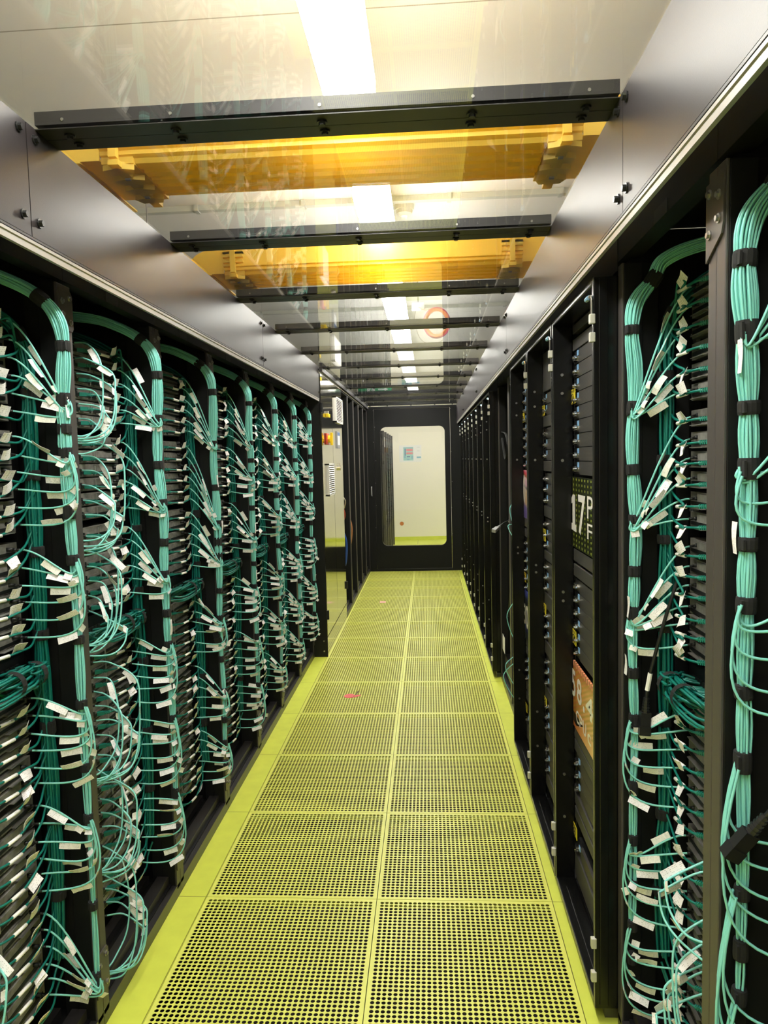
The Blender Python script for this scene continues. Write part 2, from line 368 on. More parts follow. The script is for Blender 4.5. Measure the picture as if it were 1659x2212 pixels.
# perforated tiles
def perf_mesh():
    N, pit, r, K = 36, .016, .0062, 12; mb = MB(); th = .0012; off = -(N-1)/2*pit; h = pit/2
    ang = [2*math.pi*(k+.5)/K for k in range(K)]
    sq = []
    for a in ang:
        m_ = max(abs(math.cos(a)), abs(math.sin(a))); sq.append((math.cos(a)/m_*h, math.sin(a)/m_*h))
    # snap the corner vertices: use a 12-gon whose 45-degree corners are hit
    ang = [math.radians(d) for d in (0, 22.5, 45, 67.5, 90, 112.5, 135, 157.5, 180, 202.5, 225, 247.5, 270, 292.5, 315, 337.5)]; K = 16; sq = []
    for a in ang:
        m_ = max(abs(math.cos(a)), abs(math.sin(a))); sq.append((math.cos(a)/m_*h, math.sin(a)/m_*h))
    for i in range(N):
        for j in range(N):
            cx, cy = off+i*pit, off+j*pit; n = len(mb.v)
            mb.v += [(cx+x, cy+y, 0) for x, y in sq] + [(cx+r*math.cos(a), cy+r*math.sin(a), 0) for a in ang] + [(cx+r*math.cos(a), cy+r*math.sin(a), -th) for a in ang]
            for k in range(K):
                q = (k+1) % K
                mb.f.append([n+k, n+q, n+K+q, n+K+k]); mb.f.append([n+K+k, n+K+q, n+2*K+q, n+2*K+k])
    e = off-h; E = .2988; mb.m = [0]*len(mb.f)
    for x0, y0, x1, y1 in ((-E, -E, E, e), (-E, -e, E, E), (-E, e, e, -e), (-e, e, E, -e)):
        n = len(mb.v); mb.v += [(x0, y0, 0), (x1, y0, 0), (x1, y1, 0), (x0, y1, 0)]; mb.face([n, n+1, n+2, n+3])
    for x0, y0, x1, y1 in ((-E, -E, E, -E), (E, -E, E, E), (E, E, -E, E), (-E, E, -E, -E)):
        n = len(mb.v); mb.v += [(x0, y0, 0), (x0, y0, -.03), (x1, y1, -.03), (x1, y1, 0)]; mb.face([n, n+1, n+2, n+3])
    return mesh_of(mb, 'perforated_floor_tile', M['limepanel'])
pm = perf_mesh()
for k in range(-3, 17):
    for s_, nm in ((-1, 'left'), (1, 'right')):
        o = put(pm, 'perforated_floor_tile', None, Matrix.Translation((s_*.3, ROW0+.3+TP*k, 0)))
        where = 'from the near end of the aisle' if k < 12 else 'beyond the far aisle door'
        i_ = k+3 if k < 12 else k-12
        tag(o, f'lime green perforated floor tile, {nm} column, {ordn(i_)} row {where}', 'floor tile', 'perforated floor tiles')
# floor stickers
o = MB().prism([(-.030+.036*math.cos(a), .0+.04*math.sin(a)) for a in [i*math.pi/8 for i in range(16)]], 'z', 0, .001)
o.prism([(.0, -.028), (.040, .0), (.043, .022), (.01, .022), (-.01, .0)], 'z', 0, .001)
st = o.build('floor_sticker', M['stickred'], loc=(-.298, 4.452, .0005))
MB().prism([(.005, .02), (.012, .02), (.022, .10), (.014, .10)], 'z', 0, .0012).build('stem', M['brown'], st)
tag(st, 'red fruit-shaped sticker on the perforated floor tiles, the nearer of two', 'sticker')
st = MB().box((-.032, -.045, 0), (.032, .045, .001)).build('floor_sticker', M['stickpink'], loc=(-.303, 7.46, .0005))
tag(st, 'small pale pink sticker on the perforated tiles, the farther of two', 'sticker')
# ------------------------------------------------------------------ lamps
def lamp(y0, y1, label):
    x0, x1 = -.083, .070; zb = 2.60; ym = (y0+y1)/2
    e = empty('batten_lamp', (-.006, ym, ZC), label, 'lamp', 'ceiling batten lamps over the aisle')
    hx, hy = (x1-x0)/2, (y1-y0)/2
    mb = MB().prism(rrect(-hx, -hy, hx, hy, .02), 'z', zb-ZC, zb-ZC+.055); mb.build('diffuser', M['lampglow'], e)
    MB().box((-hx*.92, -hy*.98, zb-ZC+.056), (hx*.92, hy*.98, zb-ZC+.085)).build('housing', M['lampbody'], e)
    for q in (-.6, .6): MB().tube([(0, q*hy, zb-ZC+.08), (0, q*hy, 0)], .006, 6).build('hanger', M['lampbody'], e)
lamp(-.95, .55, 'white glowing batten lamp over the aisle just above the camera')
lamp(.72, 2.24, 'white glowing batten lamp in front of the nearer yellow duct')
lamp(2.985, 4.48, 'white glowing batten lamp beginning just behind the nearer yellow duct')
lamp(4.72, 6.62, 'white glowing batten lamp beyond the farther yellow duct, beside the orange coil')
lamp(6.72, 8.25, 'white glowing batten lamp, fifth along the aisle')
lamp(8.42, 9.95, 'white glowing batten lamp above the far aisle door')
lamp(10.4, 12.0, 'white glowing batten lamp in the room beyond the aisle door')
# ------------------------------------------------------------------ roof of the aisle
BP, B0 = .783, 1.54
beams = [B0+BP*k for k in range(-2, 11)]
def beam(y, label):
    e = empty('roof_beam', (0, y, 2.222), label, 'roof beam', 'black cross beams of the aisle roof')
    mb = MB().box((-.6, -.05, 0), (.6, -.001, .002)); mb.box((-.6, .001, 0), (.6, .05, .002))
    mb.box((-.6, -.05, .009), (.6, .05, .036)); mb.box((-.6, -.012, .002), (.6, .012, .009)); mb.build('profile', M['beam'], e)
    for x in (-.54, -.31, 0, .31, .54):
        for yy in (-.02, .022):
            mb = MB(); mb.tube([(x, yy, .001), (x, yy, -.004)], .011, 10); mb.tube([(x, yy, -.004), (x, yy, -.009)], .007, 6); mb.build('bolt', M['blackbolt'], e)
        mb = MB(); mb.tube([(x, -.052, .018), (x, -.0495, .018)], .0035, 8); mb.build('rivet', M['bolt'], e)
for i, y in enumerate(beams): beam(y, f'black roof cross beam with paired bolts, {ordn(i)} from the camera end')
for i in range(len(beams)-1):
    o = MB().box((-.6, beams[i]+.035, .0022+2.222), (.6, beams[i+1]-.035, .0072+2.222)).build('roof_pane', M['roofglass'])
    tag(o, f'clear glossy roof pane between black beams, {ordn(i)} from the camera end', 'roof pane', 'clear panes of the aisle roof')
def valance(s, y0, y1, label):
    X = s*.60; e = empty('valance_panel', (X, y0, 1.995), label, 'valance panel', 'satin valance panels under the roof'); L = y1-y0
    MB().box((0, .0015, 0), (s*.004, L-.0015, .229)).build('sheet', M['valance'], e)
    mb = MB().box((0, .0, -.006), (s*.03, L, -.001)); mb.build('upper_channel', M['beam'], e)
    mb = MB().prism([(s*.0005, -.008), (s*.0005, -.014), (s*.003, -.016), (s*.003, -.0285), (s*.011, -.0285), (s*.011, -.006), (s*.003, -.006)], 'y', 0, L); mb.build('edge_profile', M['lip'], e)
    for yy in (.03, L-.03):
        for z in (.205, .035):
            mb = MB(); mb.tube([(0, yy, z), (-s*.003, yy, z)], .010, 10); mb.tube([(-s*.003, yy, z), (-s*.010, yy, z)], .0065, 6); mb.build('bolt', M['blackbolt'], e)
Lv = [-.62, 1.455, 3.53, 5.36]
for i in range(3): valance(-1, Lv[i], Lv[i+1], f'satin anthracite valance panel above the left racks, {ordn(i)} from the camera')
Rv = [-.62, 1.47, 3.55, 5.63, 7.71, YDOOR-.02]
for i in range(5): valance(1, Rv[i], Rv[i+1], f'satin anthracite valance panel above the right racks, {ordn(i)} from the camera')
o = MB().box((-.60, 5.37, 2.19), (-.575, YDOOR-.02, 2.222)).build('roof_edge_rail', M['beam']); tag(o, 'grey metal edge rail of the roof above the steel cabinet', 'rail')
# ------------------------------------------------------------------ open racks
WL, WR = -.70, .68
ZL = [1.865, 1.822, 1.779, 1.737, 1.695, 1.653, 1.592, 1.548, 1.507, 1.465, 1.421, 1.379, 1.318, 1.275, 1.231, 1.189, 1.146, 1.101, .949, .904, .863, .82, .775, .733, .673, .628, .584, .54, .498, .454, .396, .355, .306, .263, .221, .178]
ZR = [1.893, 1.848, 1.801, 1.751, 1.704, 1.658, 1.597, 1.546, 1.501, 1.454, 1.406, 1.359, 1.295, 1.248, 1.202, 1.151, 1.11, 1.058, .896, .852, .802, .757, .709, .66, .586, .547, .495, .45, .404, .352, .292, .246, .19, .147, .108]
NM = {('L', i): n + ' open rack on the left' for i, n in enumerate('nearest second third fourth fifth sixth seventh'.split())}
NM[('R', 0)] = 'nearest open rack on the right'; NM[('R', 1)] = 'second open rack on the right'
NM[('R', 5)] = 'open rack past the poster cabinets'; NM[('R', 6)] = 'empty open rack on the right'
def boltmb(mb, p, d, r=.006):
    p = Vector(p); d = Vector(d); mb.tube([p, p+d*.002], r*1.3, 10); mb.tube([p+d*.002, p+d*.006], r*.8, 6)
def rack(side, idx, y0, dividers=True, back=True, X=None, label=None, W=.6, ht=1.975, sides=True):
    s = -1 if side == 'L' else 1; F = X if X is not None else (WL if s < 0 else WR)
    e = empty('server_rack', (F, y0, 0), label or f'black open-fronted server rack, {NM[(side, idx)]}', 'rack', 'black server racks')
    def B(mb, u0, u1, v0, v1, z0, z1): return mb.box((s*u0, v0, z0), (s*u1, v1, z1))
    for v0, v1 in ((.0008, .034), (W-.034, W-.0008)):
        mb = MB(); B(mb, 0, .006, v0, v1, .03, ht); mb.k = 1; B(mb, .0062, .05, v0+.001, v1-.001, .03, ht); B(mb, .0502, .09, v0+.008, v1-.008, .03, ht)  # one post, two tones: front lightened as sheen, inner faces darkened as shade
        mb.build('post', [M['post'], M['rackdark']], e, bevel=.0015)
    if sides:
        mb = MB(); B(mb, .0, .02, .0008, W-.0008, 1.985, 2.20); B(mb, .02, .05, .0008, W-.0008, 1.992, 1.997); mb.build('top_rail', M['rackdark'], e)
        mb = MB(); B(mb, .021, .906, .0008, W-.0008, 2.06, 2.07); mb.build('roof_sheet', M['rackdark'], e)
    else:
        mb = MB(); B(mb, .0, .9, .0008, W-.0008, ht+.001, ht+.02); mb.build('top_rail', M['rackdark'], e)
    mb = MB(); B(mb, -.0, .02, .0008, W-.0008, .001, .045); mb.build('plinth', M['rack'], e)
    mb = MB(); B(mb, .03, .07, .034, W-.034, .051, .078); B(mb, .10, .13, .034, W-.034, .052, .080); mb.build('bottom_rail', M['rack'], e)
    for v in (.0008, W-.0028):
        mb = MB(); B(mb, .09, .9, v, v+.002, .03, 2.058)
        if sides: B(mb, .021, .09, v, v+.002, 1.978, 2.20)
        if sides: mb.build('side_panel', M['rackdark'], e)
    mb = MB()
    for v in (.052, W-.052):
        B(mb, .12, .15, v-.012, v+.012, .06, 1.84)
    for v in (.02, W-.028):
        B(mb, .16, .19, v, v+.008, .06, 1.95); B(mb, .24, .27, v, v+.008, .06, 1.95)
    mb.build('mounting_rails', M['rackdark'], e)
    mb = MB()
    for z in (1.78, 1.36, .92, .5):
        B(mb, .17, .18, W-.05, W-.028, z, z+.035); boltmb(mb, (s*.168, W-.039, z+.017), (-s, 0, 0), .005)
    mb.build('cable_bracket', M['greyplastic'], e)
    if back:
        mb = MB(); B(mb, .9, .905, .0008, W-.0008, .03, 2.06 if sides else ht); mb.build('back_panel', M['rackdark'], e)
    mb = MB(); B(mb, .02, .9, .0008, W-.0008, .046, .05); mb.build('floor_sheet', M['rackdark'], e)
    mb = MB(); B(mb, -.001, .0, .24, .32, 1.985, 2.012)
    if sides: mb.build('rail_label', M['portdark'], e)
    return e
def joiner(side, y, z0, z1, label, slant=False, X=None):
    s = -1 if side == 'L' else 1; F = X if X is not None else (WL if s < 0 else WR)
    e = empty('joining_plate', (F, y, z0), label, 'bracket', 'joining plates between racks'); h = z1-z0
    if slant: poly = [(-.034, .03), (-.026, .012), (.036, -.02), (.036, h), (-.034, h)]
    else: poly = [(-.034, .008), (-.026, 0), (.030, 0), (.036, .008), (.036, h-.01), (.028, h), (-.034, h)]
    MB().prism(poly, 'x', -s*.004, -s*.0005).build('plate', M['post'], e)
    for yy, zz in ((-.017, h-.03), (.02, h-.018), (-.017, .038), (.02, .022)):
        mb = MB(); boltmb(mb, (-s*.004, yy, zz), (-s, 0, 0), .0062); mb.build('bolt', M['bolt'], e)
# shared tag, plug meshes
def tag_mesh(L, Wd, bend):
    mb = MB(); n = 4
    for i in range(n+1):
        a = i/n; mb.v += [(-L/2+L*a, .0012, bend*math.sin(a*math.pi)), (-L/2+L*a, Wd, bend*math.sin(a*math.pi+.7)), (-L/2+L*a, .0012, bend*math.sin(a*math.pi)+.0005), (-L/2+L*a, Wd, bend*math.sin(a*math.pi+.7)+.0005)]
    for i in range(n):
        k = i*4; mb.face([k, k+1, k+5, k+4]); mb.face([k+2, k+6, k+7, k+3]); mb.face([k, k+4, k+6, k+2]); mb.face([k+1, k+3, k+7, k+5])
    mb.face([0, 2, 3, 1]); k = n*4; mb.face([k, k+1, k+3, k+2])
    return mb
TAGS = [mesh_of(tag_mesh(.050, .018, .002), 'printed_tag', M['tag']), mesh_of(tag_mesh(.047, .0175, .0035), 'printed_tag', M['tagdull']), mesh_of(tag_mesh(.051, .017, -.002), 'printed_tag', M['tag'])]
STAGS = [mesh_of(tag_mesh(.019, .0165, .001), 'small_tag', M['tag']), mesh_of(tag_mesh(.018, .015, .002), 'small_tag', M['tagdull'])]
TTAGS = [mesh_of(tag_mesh(.042, .026, .003), 'cord_tag', M['tag']), mesh_of(tag_mesh(.044, .024, -.004), 'cord_tag', M['tag']), mesh_of(tag_mesh(.038, .025, .005), 'cord_tag', M['tag'])]
mb = MB(); mb.tube([(-.034, 0, 0), (-.014, 0, 0)], .0050, 8); mb.tube([(-.014, 0, 0), (-.006, 0, 0)], [.0050, .0032], 8); mb.tube([(-.006, 0, 0), (.004, 0, 0)], .0031, 8)
PLUG = mesh_of(mb, 'fibre_connector', M['plug'], True)
mb = MB().box((-.004, -.006, -.0055), (.016, .006, .0055))
for q in range(4): mb.box((.017+q*.0045, -.005+q*.0005, -.0048), (.0195+q*.0045, .005-q*.0005, .0048))
mb.tube([(.014, 0, 0), (.036, 0, 0)], .0038, 8)
TPLUG = mesh_of(mb, 'cord_plug', M['tealboot'])
mb = MB(); mb.tube([(-.022, 0, 0), (.022, 0, 0)], .0044, 8); SLEEVE = mesh_of(mb, 'cord_sleeve', M['sleeve'], True)
QUOTA = [300]; STUFF = {}
def fibre(side, F, y0, p, tags, label, group, r=.0024, n=16):
    s = -1 if side == 'L' else 1
    pts = bez(p, n) if len(p) == 4 else spline(p, 5)
    wp = [Vector((s*q.x, q.y, q.z)) for q in pts]; o0 = wp[0].copy(); wp = [q-o0 for q in wp]
    if QUOTA[0] <= 0:
        mb = STUFF.setdefault((side, y0), MB()); mb.k = 0
        off = Vector((F, y0, 0))+o0
        mb.tube([q+off for q in wp], r, 5, False); mb.k = 1
        for fr_, kind in tags:
            i = min(len(wp)-2, max(1, int(fr_*(len(wp)-1)))); t = (wp[i+1]-wp[i-1]).normalized(); h = Vector((0, 0, -1)); y_ = (h-t*h.dot(t)).normalized()
            mb.obox(wp[i]+off+y_*.009, t, y_, t.cross(y_), .046 if kind else .019, .0165, .0008)
        return
    QUOTA[0] -= 1
    mb = MB(); mb.tube(wp, r, 6, False)
    o = mb.build('fibre_patch_cable', M['aqua'], smooth=True, loc=Vector((F, y0, 0))+o0)
    tag(o, label, 'cable', group)
    t0 = (wp[1]-wp[0]).normalized(); put(PLUG, 'connector', o, frame(t0, Vector((0, 0, 1)), Vector((0, 0, 0))))
    for fr_, kind in tags:
        i = min(len(wp)-2, max(1, int(fr_*(len(wp)-1)))); t = wp[i+1]-wp[i-1]
        h = Vector((random.uniform(-.9, .9)*s*.6, random.uniform(-.9, .5), -1 if random.random() < .72 else .8))
        if abs(t.normalized().dot(h.normalized())) > .93: h = Vector((0, -1, -.2))
        put(random.choice(TAGS if kind else STAGS), 'printed_tag', o, frame(t, h, wp[i]))
    return o
def cord(side, F, y0, pts, label, group, far=False):
    s = -1 if side == 'L' else 1
    wp = [Vector((s*q.x, q.y, q.z)) for q in spline(pts, 5)]; o0 = wp[0].copy(); wp = [q-o0 for q in wp]
    mb = MB(); mb.tube(wp, .0030, 6, False); o = mb.build('copper_patch_cord', M['teal'], smooth=True, loc=Vector((F, y0, 0))+o0)
    tag(o, label, 'cable', group)
    t0 = (wp[1]-wp[0]).normalized(); put(TPLUG, 'plug', o, frame(t0, Vector((0, 1, 0)), Vector((0, 0, 0))))
    i = int(len(wp)*.31); put(SLEEVE, 'sleeve', o, frame(wp[i+1]-wp[i-1], Vector((0, 0, 1)), wp[i]))
    i = int(len(wp)*.46); h = Vector((-s*.3, random.uniform(-.5, .5), random.choice((1, 1, -1))*random.uniform(.5, 1)))
    put(random.choice(TTAGS), 'printed_tag', o, frame(wp[i+1]-wp[i-1], h, wp[i]))
def bundle(side, F, y0, path, ends, straps, m, label, name, R=.0150, r=.0021, n=42, group=None, tags=()):
    """a tied bundle of strands; path is a spline in rack coordinates (u, v, z); ends = where strands leave (fraction of strands per z)"""
    s = -1 if side == 'L' else 1
    P = [Vector((s*q.x, q.y, q.z)) for q in spline(path, 8)]
    e = empty(name, (F, y0, 0), label, 'cable bundle', group)
    acc = [0]
    for i in range(1, len(P)): acc.append(acc[-1]+(P[i]-P[i-1]).length)
    ST = sorted(straps); offs = []
    for k in range(n):
        a = k*2.399963; q = math.sqrt((k+.5)/n); offs.append((math.cos(a)*q, math.sin(a)*q))
    idx = list(range(n)); random.shuffle(idx); mb = MB()
    T = [(P[min(i+1, len(P)-1)]-P[max(i-1, 0)]).normalized() for i in range(len(P))]
    def scale_at(i):
        z = P[i].z
        for a, b in zip(ST, ST[1:]):
            if a <= z <= b: return .84+.34*math.sin(math.pi*(z-a)/(b-a))
        return 1.0
    for k in range(n):
        stop = ends[int(idx[k]/n*len(ends))] if ends else -9
        ox, oy = offs[k]; ph = random.uniform(0, 6); pts = []
        for i, q in enumerate(P):
            if q.z < stop and pts: break
            sc = scale_at(i)*R; live = 1.0
            if ends: live = max(.55, math.sqrt(sum(1 for z in ends if z <= q.z)/len(ends)))
            t = T[i]; a = t.cross(Vector((0, 1, 0))).normalized(); b = t.cross(a)
            pts.append(q + a*(ox*sc*live+.0016*math.sin(acc[i]*9+ph)) + b*(oy*sc*live+.0016*math.cos(acc[i]*8+ph)))
        if len(pts) > 2: mb.tube(pts, r, 5, False)
    mb.build('strands', m, e, smooth=True)
    for z in straps:
        i = min(range(len(P)), key=lambda i: abs(P[i].z-z)); live = 1.0
        if ends: live = max(.55, math.sqrt(sum(1 for q in ends if q <= z-.01)/len(ends)))
        t = T[i]; rad = R*live*.86+.0052; hw = random.choice((.011, .013, .017))
        c = Vector((P[i].x, P[i].y, z)) if abs(t.z) > .8 else P[i]
        sb = MB(); sb.tube([c-t*hw, c-t*hw*.6, c+t*hw*.6, c+t*hw], [rad*.94, rad, rad, rad*.94], 14)
        side_v = Vector((-s, 0, 0)); sb.obox(c+Vector((0, -rad*.4, 0))+side_v*rad*.75, Vector((0, 1, 0)), t, side_v, rad*1.2, hw*1.5, .004)
        sb.build('strap', M['strap'], e, smooth=False)
    for (z, dv) in tags:
        i = min(range(len(P)), key=lambda i: abs(P[i].z-z)); put(random.choice(TAGS), 'printed_tag', e, frame(T[i], Vector((0, dv, 0)), P[i]+Vector((-s*R*1.1, 0, 0))))
    return e
SRV = {}
def server_mesh(s):
    if s in SRV: return SRV[s]
    mb = MB(); mb.box((0, .078, -.0195), (s*.6, .522, .0185)); mb.k = 0
    for v0, v1, z0, z1 in ((.09, .15, -.015, .014), (.27, .33, -.016, .003), (.36, .47, -.004, .015), (.38, .45, -.017, -.007)): mb.box((-s*.004, v0, z0), (0, v1, z1))
    mb.k = 1; mb.box((-s*.014, .42, -.0185), (0, .495, -.0165)); mb.box((-s*.006, .345, -.016), (0, .352, .014));
    ch = mesh_of(mb, 'server_chassis', [M['server'], M['serverlt']])
    mb = MB()
    mb.box((-s*.0046, .165, -.0115), (-s*.0005, .262, .006)); mb.box((-s*.0055, .262, -.0115), (-s*.0041, .505, -.003))
    SRV[s] = (ch, mesh_of(mb, 'server_ports', M['portdark'])); return SRV[s]
def near_loops(side, idx, y0, Z, lo, hi, dv=0):
    s = -1 if side == 'L' else 1; F = WL if s < 0 else WR; nm = NM[(side, idx)]; gu = .115 if s < 0 else .15
    zq = [1.60, 1.32, 1.03, .66, .40, .10] if s < 0 else [1.62, 1.33, 1.02, .63, .34, .08]
    for i in range(lo, hi):
        z = Z[i]; q = zq[i//6]+random.uniform(-.02, .02); lowz = min(q-.015, z-.10); uo = random.uniform(-.055, .005); vo = random.uniform(.15, .215)+dv; h = z-lowz
        pts = [(gu-.034, .200+dv, z+.002), (gu-.08, vo+.02, z-.006), (uo+.012, vo+.012, z-.035-.05*h), (uo, vo, z-.45*h), (uo+.002, vo-.02, lowz+.22*h), (uo+.018, vo-.06, lowz+.04*h), (.03, .09, lowz), (.045, .045, lowz+.02)]
        fibre(side, F, y0, [Vector(p) for p in pts], [(.27, 1), (.45, 0)], f'aqua fibre cable looping to near post, {ordn(i)} from top, {nm}', f'looped aqua fibre cables in the {nm}')
def fill(side, idx, y0, Z, peels, servers=True, copper=True, near=None, maxc=None, straps_extra=(), bu=None):
    s = -1 if side == 'L' else 1; F = WL if s < 0 else WR; nm = NM[(side, idx)]; gu = .115 if s < 0 else .15
    bu = bu if bu is not None else (-.022 if s < 0 else .022); bv = .530 if s < 0 else .534
    nmv = nm
    if servers:
        ch, po = server_mesh(s)
        for i, z in enumerate(Z):
            o = put(ch, 'compute_server', None, Matrix.Translation((F+s*gu, y0, z)))
            tag(o, f'dark one-unit server, {ordn(i)} from top in the {nm}', 'server', f'servers in the {nm}')
            put(po, 'ports', o, Matrix.Identity(4))
    G = [Z[i:i+6] for i in range(0, len(Z), 6)]
    if s < 0: ends = [p-.01 for p in peels]
    else: ends = [p-.01 for p in peels]
    ztop = 1.86
    path = [(.60, .30, 1.99), (.36, .40, 2.0), (.17, bv-.05, 1.992), (.085, bv-.02, 1.966), (bu+.04, bv-.008, 1.925), (bu+.003, bv-.002, 1.872), (bu-.006, bv, 1.80)]
    zz = 1.70; lo = min(min(peels)-.02, .17)
    while zz > lo: path.append((bu+random.uniform(-.006, .006)*(1 if idx else .6), bv+random.uniform(-.005, .004), zz)); zz -= .17
    path.append((bu, bv, lo))
    st = [1.925, 1.81]
    for a, b in zip(peels, peels[1:]+[lo]): st += [a, (a*.45+b*.55)]
    st = [z for z in st if z >= lo]
    bundle(side, F, y0, path, ends, st, M['aqua'], f'vertical aqua fibre bundle tied with black straps in the {nm}', 'fibre_bundle', group='aqua fibre bundles', tags=[(random.uniform(.5, 1.7), random.choice((-1, 1))) for _ in range(2)])
    i = 0; lst = []
    for g, zp in zip(G, peels):
        for z in g: lst.append((i, z, zp)); i += 1
    for i, z, zp in lst:
        if maxc and i % 6 >= maxc: continue
        p0 = Vector((gu-(.028 if s < 0 else .012), .485+random.uniform(-.006, .006), z+.003)); dz = z-zp
        B3 = Vector((bu-.016 if s < 0 else bu-.012, bv-.008+random.uniform(-.012, .008), zp+random.uniform(-.012, .004)))
        if dz > .02:
            p1 = p0+Vector((-.055, .012, .004)); p2 = Vector((B3.x-.006, B3.y-.008, zp-.055-random.uniform(0, .03)-.1*dz))
        else:
            p1 = p0+Vector((-.09, .03+random.uniform(-.01, .01), -.004-random.uniform(0, .02))); p2 = Vector((B3.x-.022+.16*dz, B3.y+.002, z-.03+.10*(-dz)-random.uniform(0, .025)))
            if p2.z > zp-.03: p2.z = zp-.035
        tg = [(random.uniform(.36, .46), 1), (random.uniform(.60, .72), 0)]
        if (side, idx) == ('R', 0): tg = [(.10, 1)]
        fibre(side, F, y0, [p0, p1, p2, B3], tg, f'aqua fibre cable with white tags, {ordn(i)} from top, {nmv}', f'aqua fibre cables in the {nm}')
    if near: near_loops(side, idx, y0, Z, *near)
    if copper:
        tu, tv = (.072 if s < 0 else .096), .537
        path = [(.55, .25, 1.93), (.36, .36, 1.945), (.22, .47, 1.935), (tu+.03, tv-.012, 1.87), (tu, tv, 1.78)]+[(tu+random.uniform(-.006, .006), tv+random.uniform(-.004, .004), 1.65-.2*k) for k in range(8)]
        bundle(side, F, y0, path, None, [1.84, 1.70, 1.50, 1.31, 1.10, .86, .62, .42], M['teal'], f'dark teal copper cord bundle beside the servers in the {nm}', 'copper_bundle', R=.0165, r=.0034, n=12, group='teal cord bundles')
        for i, z in enumerate(Z):
            f_ = .28 if s < 0 else .36; dr = random.uniform(-.03, .03)
            pts = [(gu-.006, f_, z-.006), (gu-.040, f_+.03, z-.008), (gu-.050, f_+.09, z-.012), (gu-.052, .42, z-.008+dr*.3), (gu-.050, .47, z+dr*.8), (tu+.006, .515, min(z+dr+.015, 1.81)), (tu-.006, tv-.006, min(z+dr+.055, 1.84))]
            cord(side, F, y0, [Vector(q) for q in pts], f'dark teal copper cord with white sleeve, {ordn(i)} from top, {nmv}', f'teal copper cords in the {nm}', far=idx > 3)
    if servers:
        zs = (G[2][-1]+G[3][0])/2
        e = empty('network_switch', (F+s*gu, y0, zs), f'black network switch full of teal cords halfway up the {nm}', 'switch', 'network switches')
        MB().box((0, .076, -.045), (s*.5, .524, .045)).build('chassis', M['rackdark'], e)
        mb = MB()
        for q in range(20): mb.box((-s*.004, .09+q*.0205, -.008), (0, .105+q*.0205, .012))
        mb.build('port_row', M['portdark'], e)
        e = empty('patch_cord_loom', (F+s*gu, y0, zs), f'thick loom of teal cords at the switch in the {nm}', 'cable bundle', 'teal cord looms')
        mb = MB()
        for q in range(26):
            v = .10+q*.0165; zq = random.uniform(-.012, .012); du = .055+.018*math.sin(q*1.9); dz = .022*math.cos(q*2.4)
            pts = spline([(-.002, v, zq*.5), (-.03, v+.012, zq), (-du-.008, min(.49, max(.25, v+.06)), dz-.004), (-du-.012, .42+.012*math.sin(q), dz), (-.035+.012*math.cos(q*2.1), .505+.012*math.sin(q*2.4), dz*.8-.006), (-.02+.008*math.sin(q*3.1), .530+.008*math.cos(q*1.7), dz-.03), (-.03+.008*math.sin(q*3.1), .535, -.09-.02*math.sin(q))], 4)
            mb.tube([(s*p.x, p.y, p.z) for p in pts], .0033, 6, False)
        mb.build('cords', M['teal'], e, smooth=True)
        for v in (.36, .45):
            sb = MB(); cpt = Vector((-s*.068, v, .0)); sb.tube([cpt+Vector((0, -.009, 0)), cpt+Vector((0, .009, 0))], .030, 14, caps=False); sb.build('strap', M['strap'], e)
LP = {0: [1.681, 1.553, 1.289, .924, .625, .20], 1: [1.669, 1.394, 1.154, .918, .662, .402], 2: [1.60, 1.27, 1.13, .87, .55, .33]}
LY = [1.165+.6*k for k in range(7)]
for k, y0 in enumerate(LY): rack('L', k, y0)
for k, y0 in enumerate([LY[0]]+LY[1:]):
    joiner('L', y0+.6-.0, 1.862, 1.962, f'grey bolted joining plate at the top of the left rack post, {ordn(k)} from the camera')
    joiner('L', y0+.6-.0, .095, .215, f'grey bolted joining plate at the foot of the left rack post, {ordn(k)} from the camera')
RY = [.61+.6*k for k in range(15)]
for k in (0, 1): rack('R', k, RY[k])
joiner('R', RY[1], 1.851, 1.956, 'bolted joining plate with slanted foot atop the near right post', slant=True)
RP0 = [1.70, 1.49, 1.275, 1.02, .80, .62]; RP1 = [1.625, 1.36, 1.13, .86, .555, .33]
def rnd_peels(k):
    random.seed(40+k); return [z+random.uniform(-.05, .05) for z in (1.66, 1.44, 1.19, .90, .62, .36)]
fill('L', 0, LY[0], ZL, LP[0])
fill('R', 1, RY[1], ZR, RP1)
fill('L', 1, LY[1], ZL, LP[1], near=(0, 36))
fill('R', 0, RY[0], ZR, RP0, servers=False, copper=False, maxc=5)
for k in (2, 3, 4): fill('L', k, LY[k], ZL, LP.get(k) or rnd_peels(k))
near_loops('R', 1, RY[1], ZR, 22, 34)
near_loops('L', 0, LY[0], ZL, 26, 32, -.06)
for k in (5, 6): fill('L', k, LY[k], ZL, rnd_peels(k))
for (sd, y0), mb in STUFF.items():
    o = mb.build('fibre_patch_cables', [M['aqua'], M['tag']], smooth=False); o['kind'] = 'stuff'
    k = LY.index(y0); tag(o, f'aqua fibre cables with white tags in the {NM[("L", k)]}', 'cables')
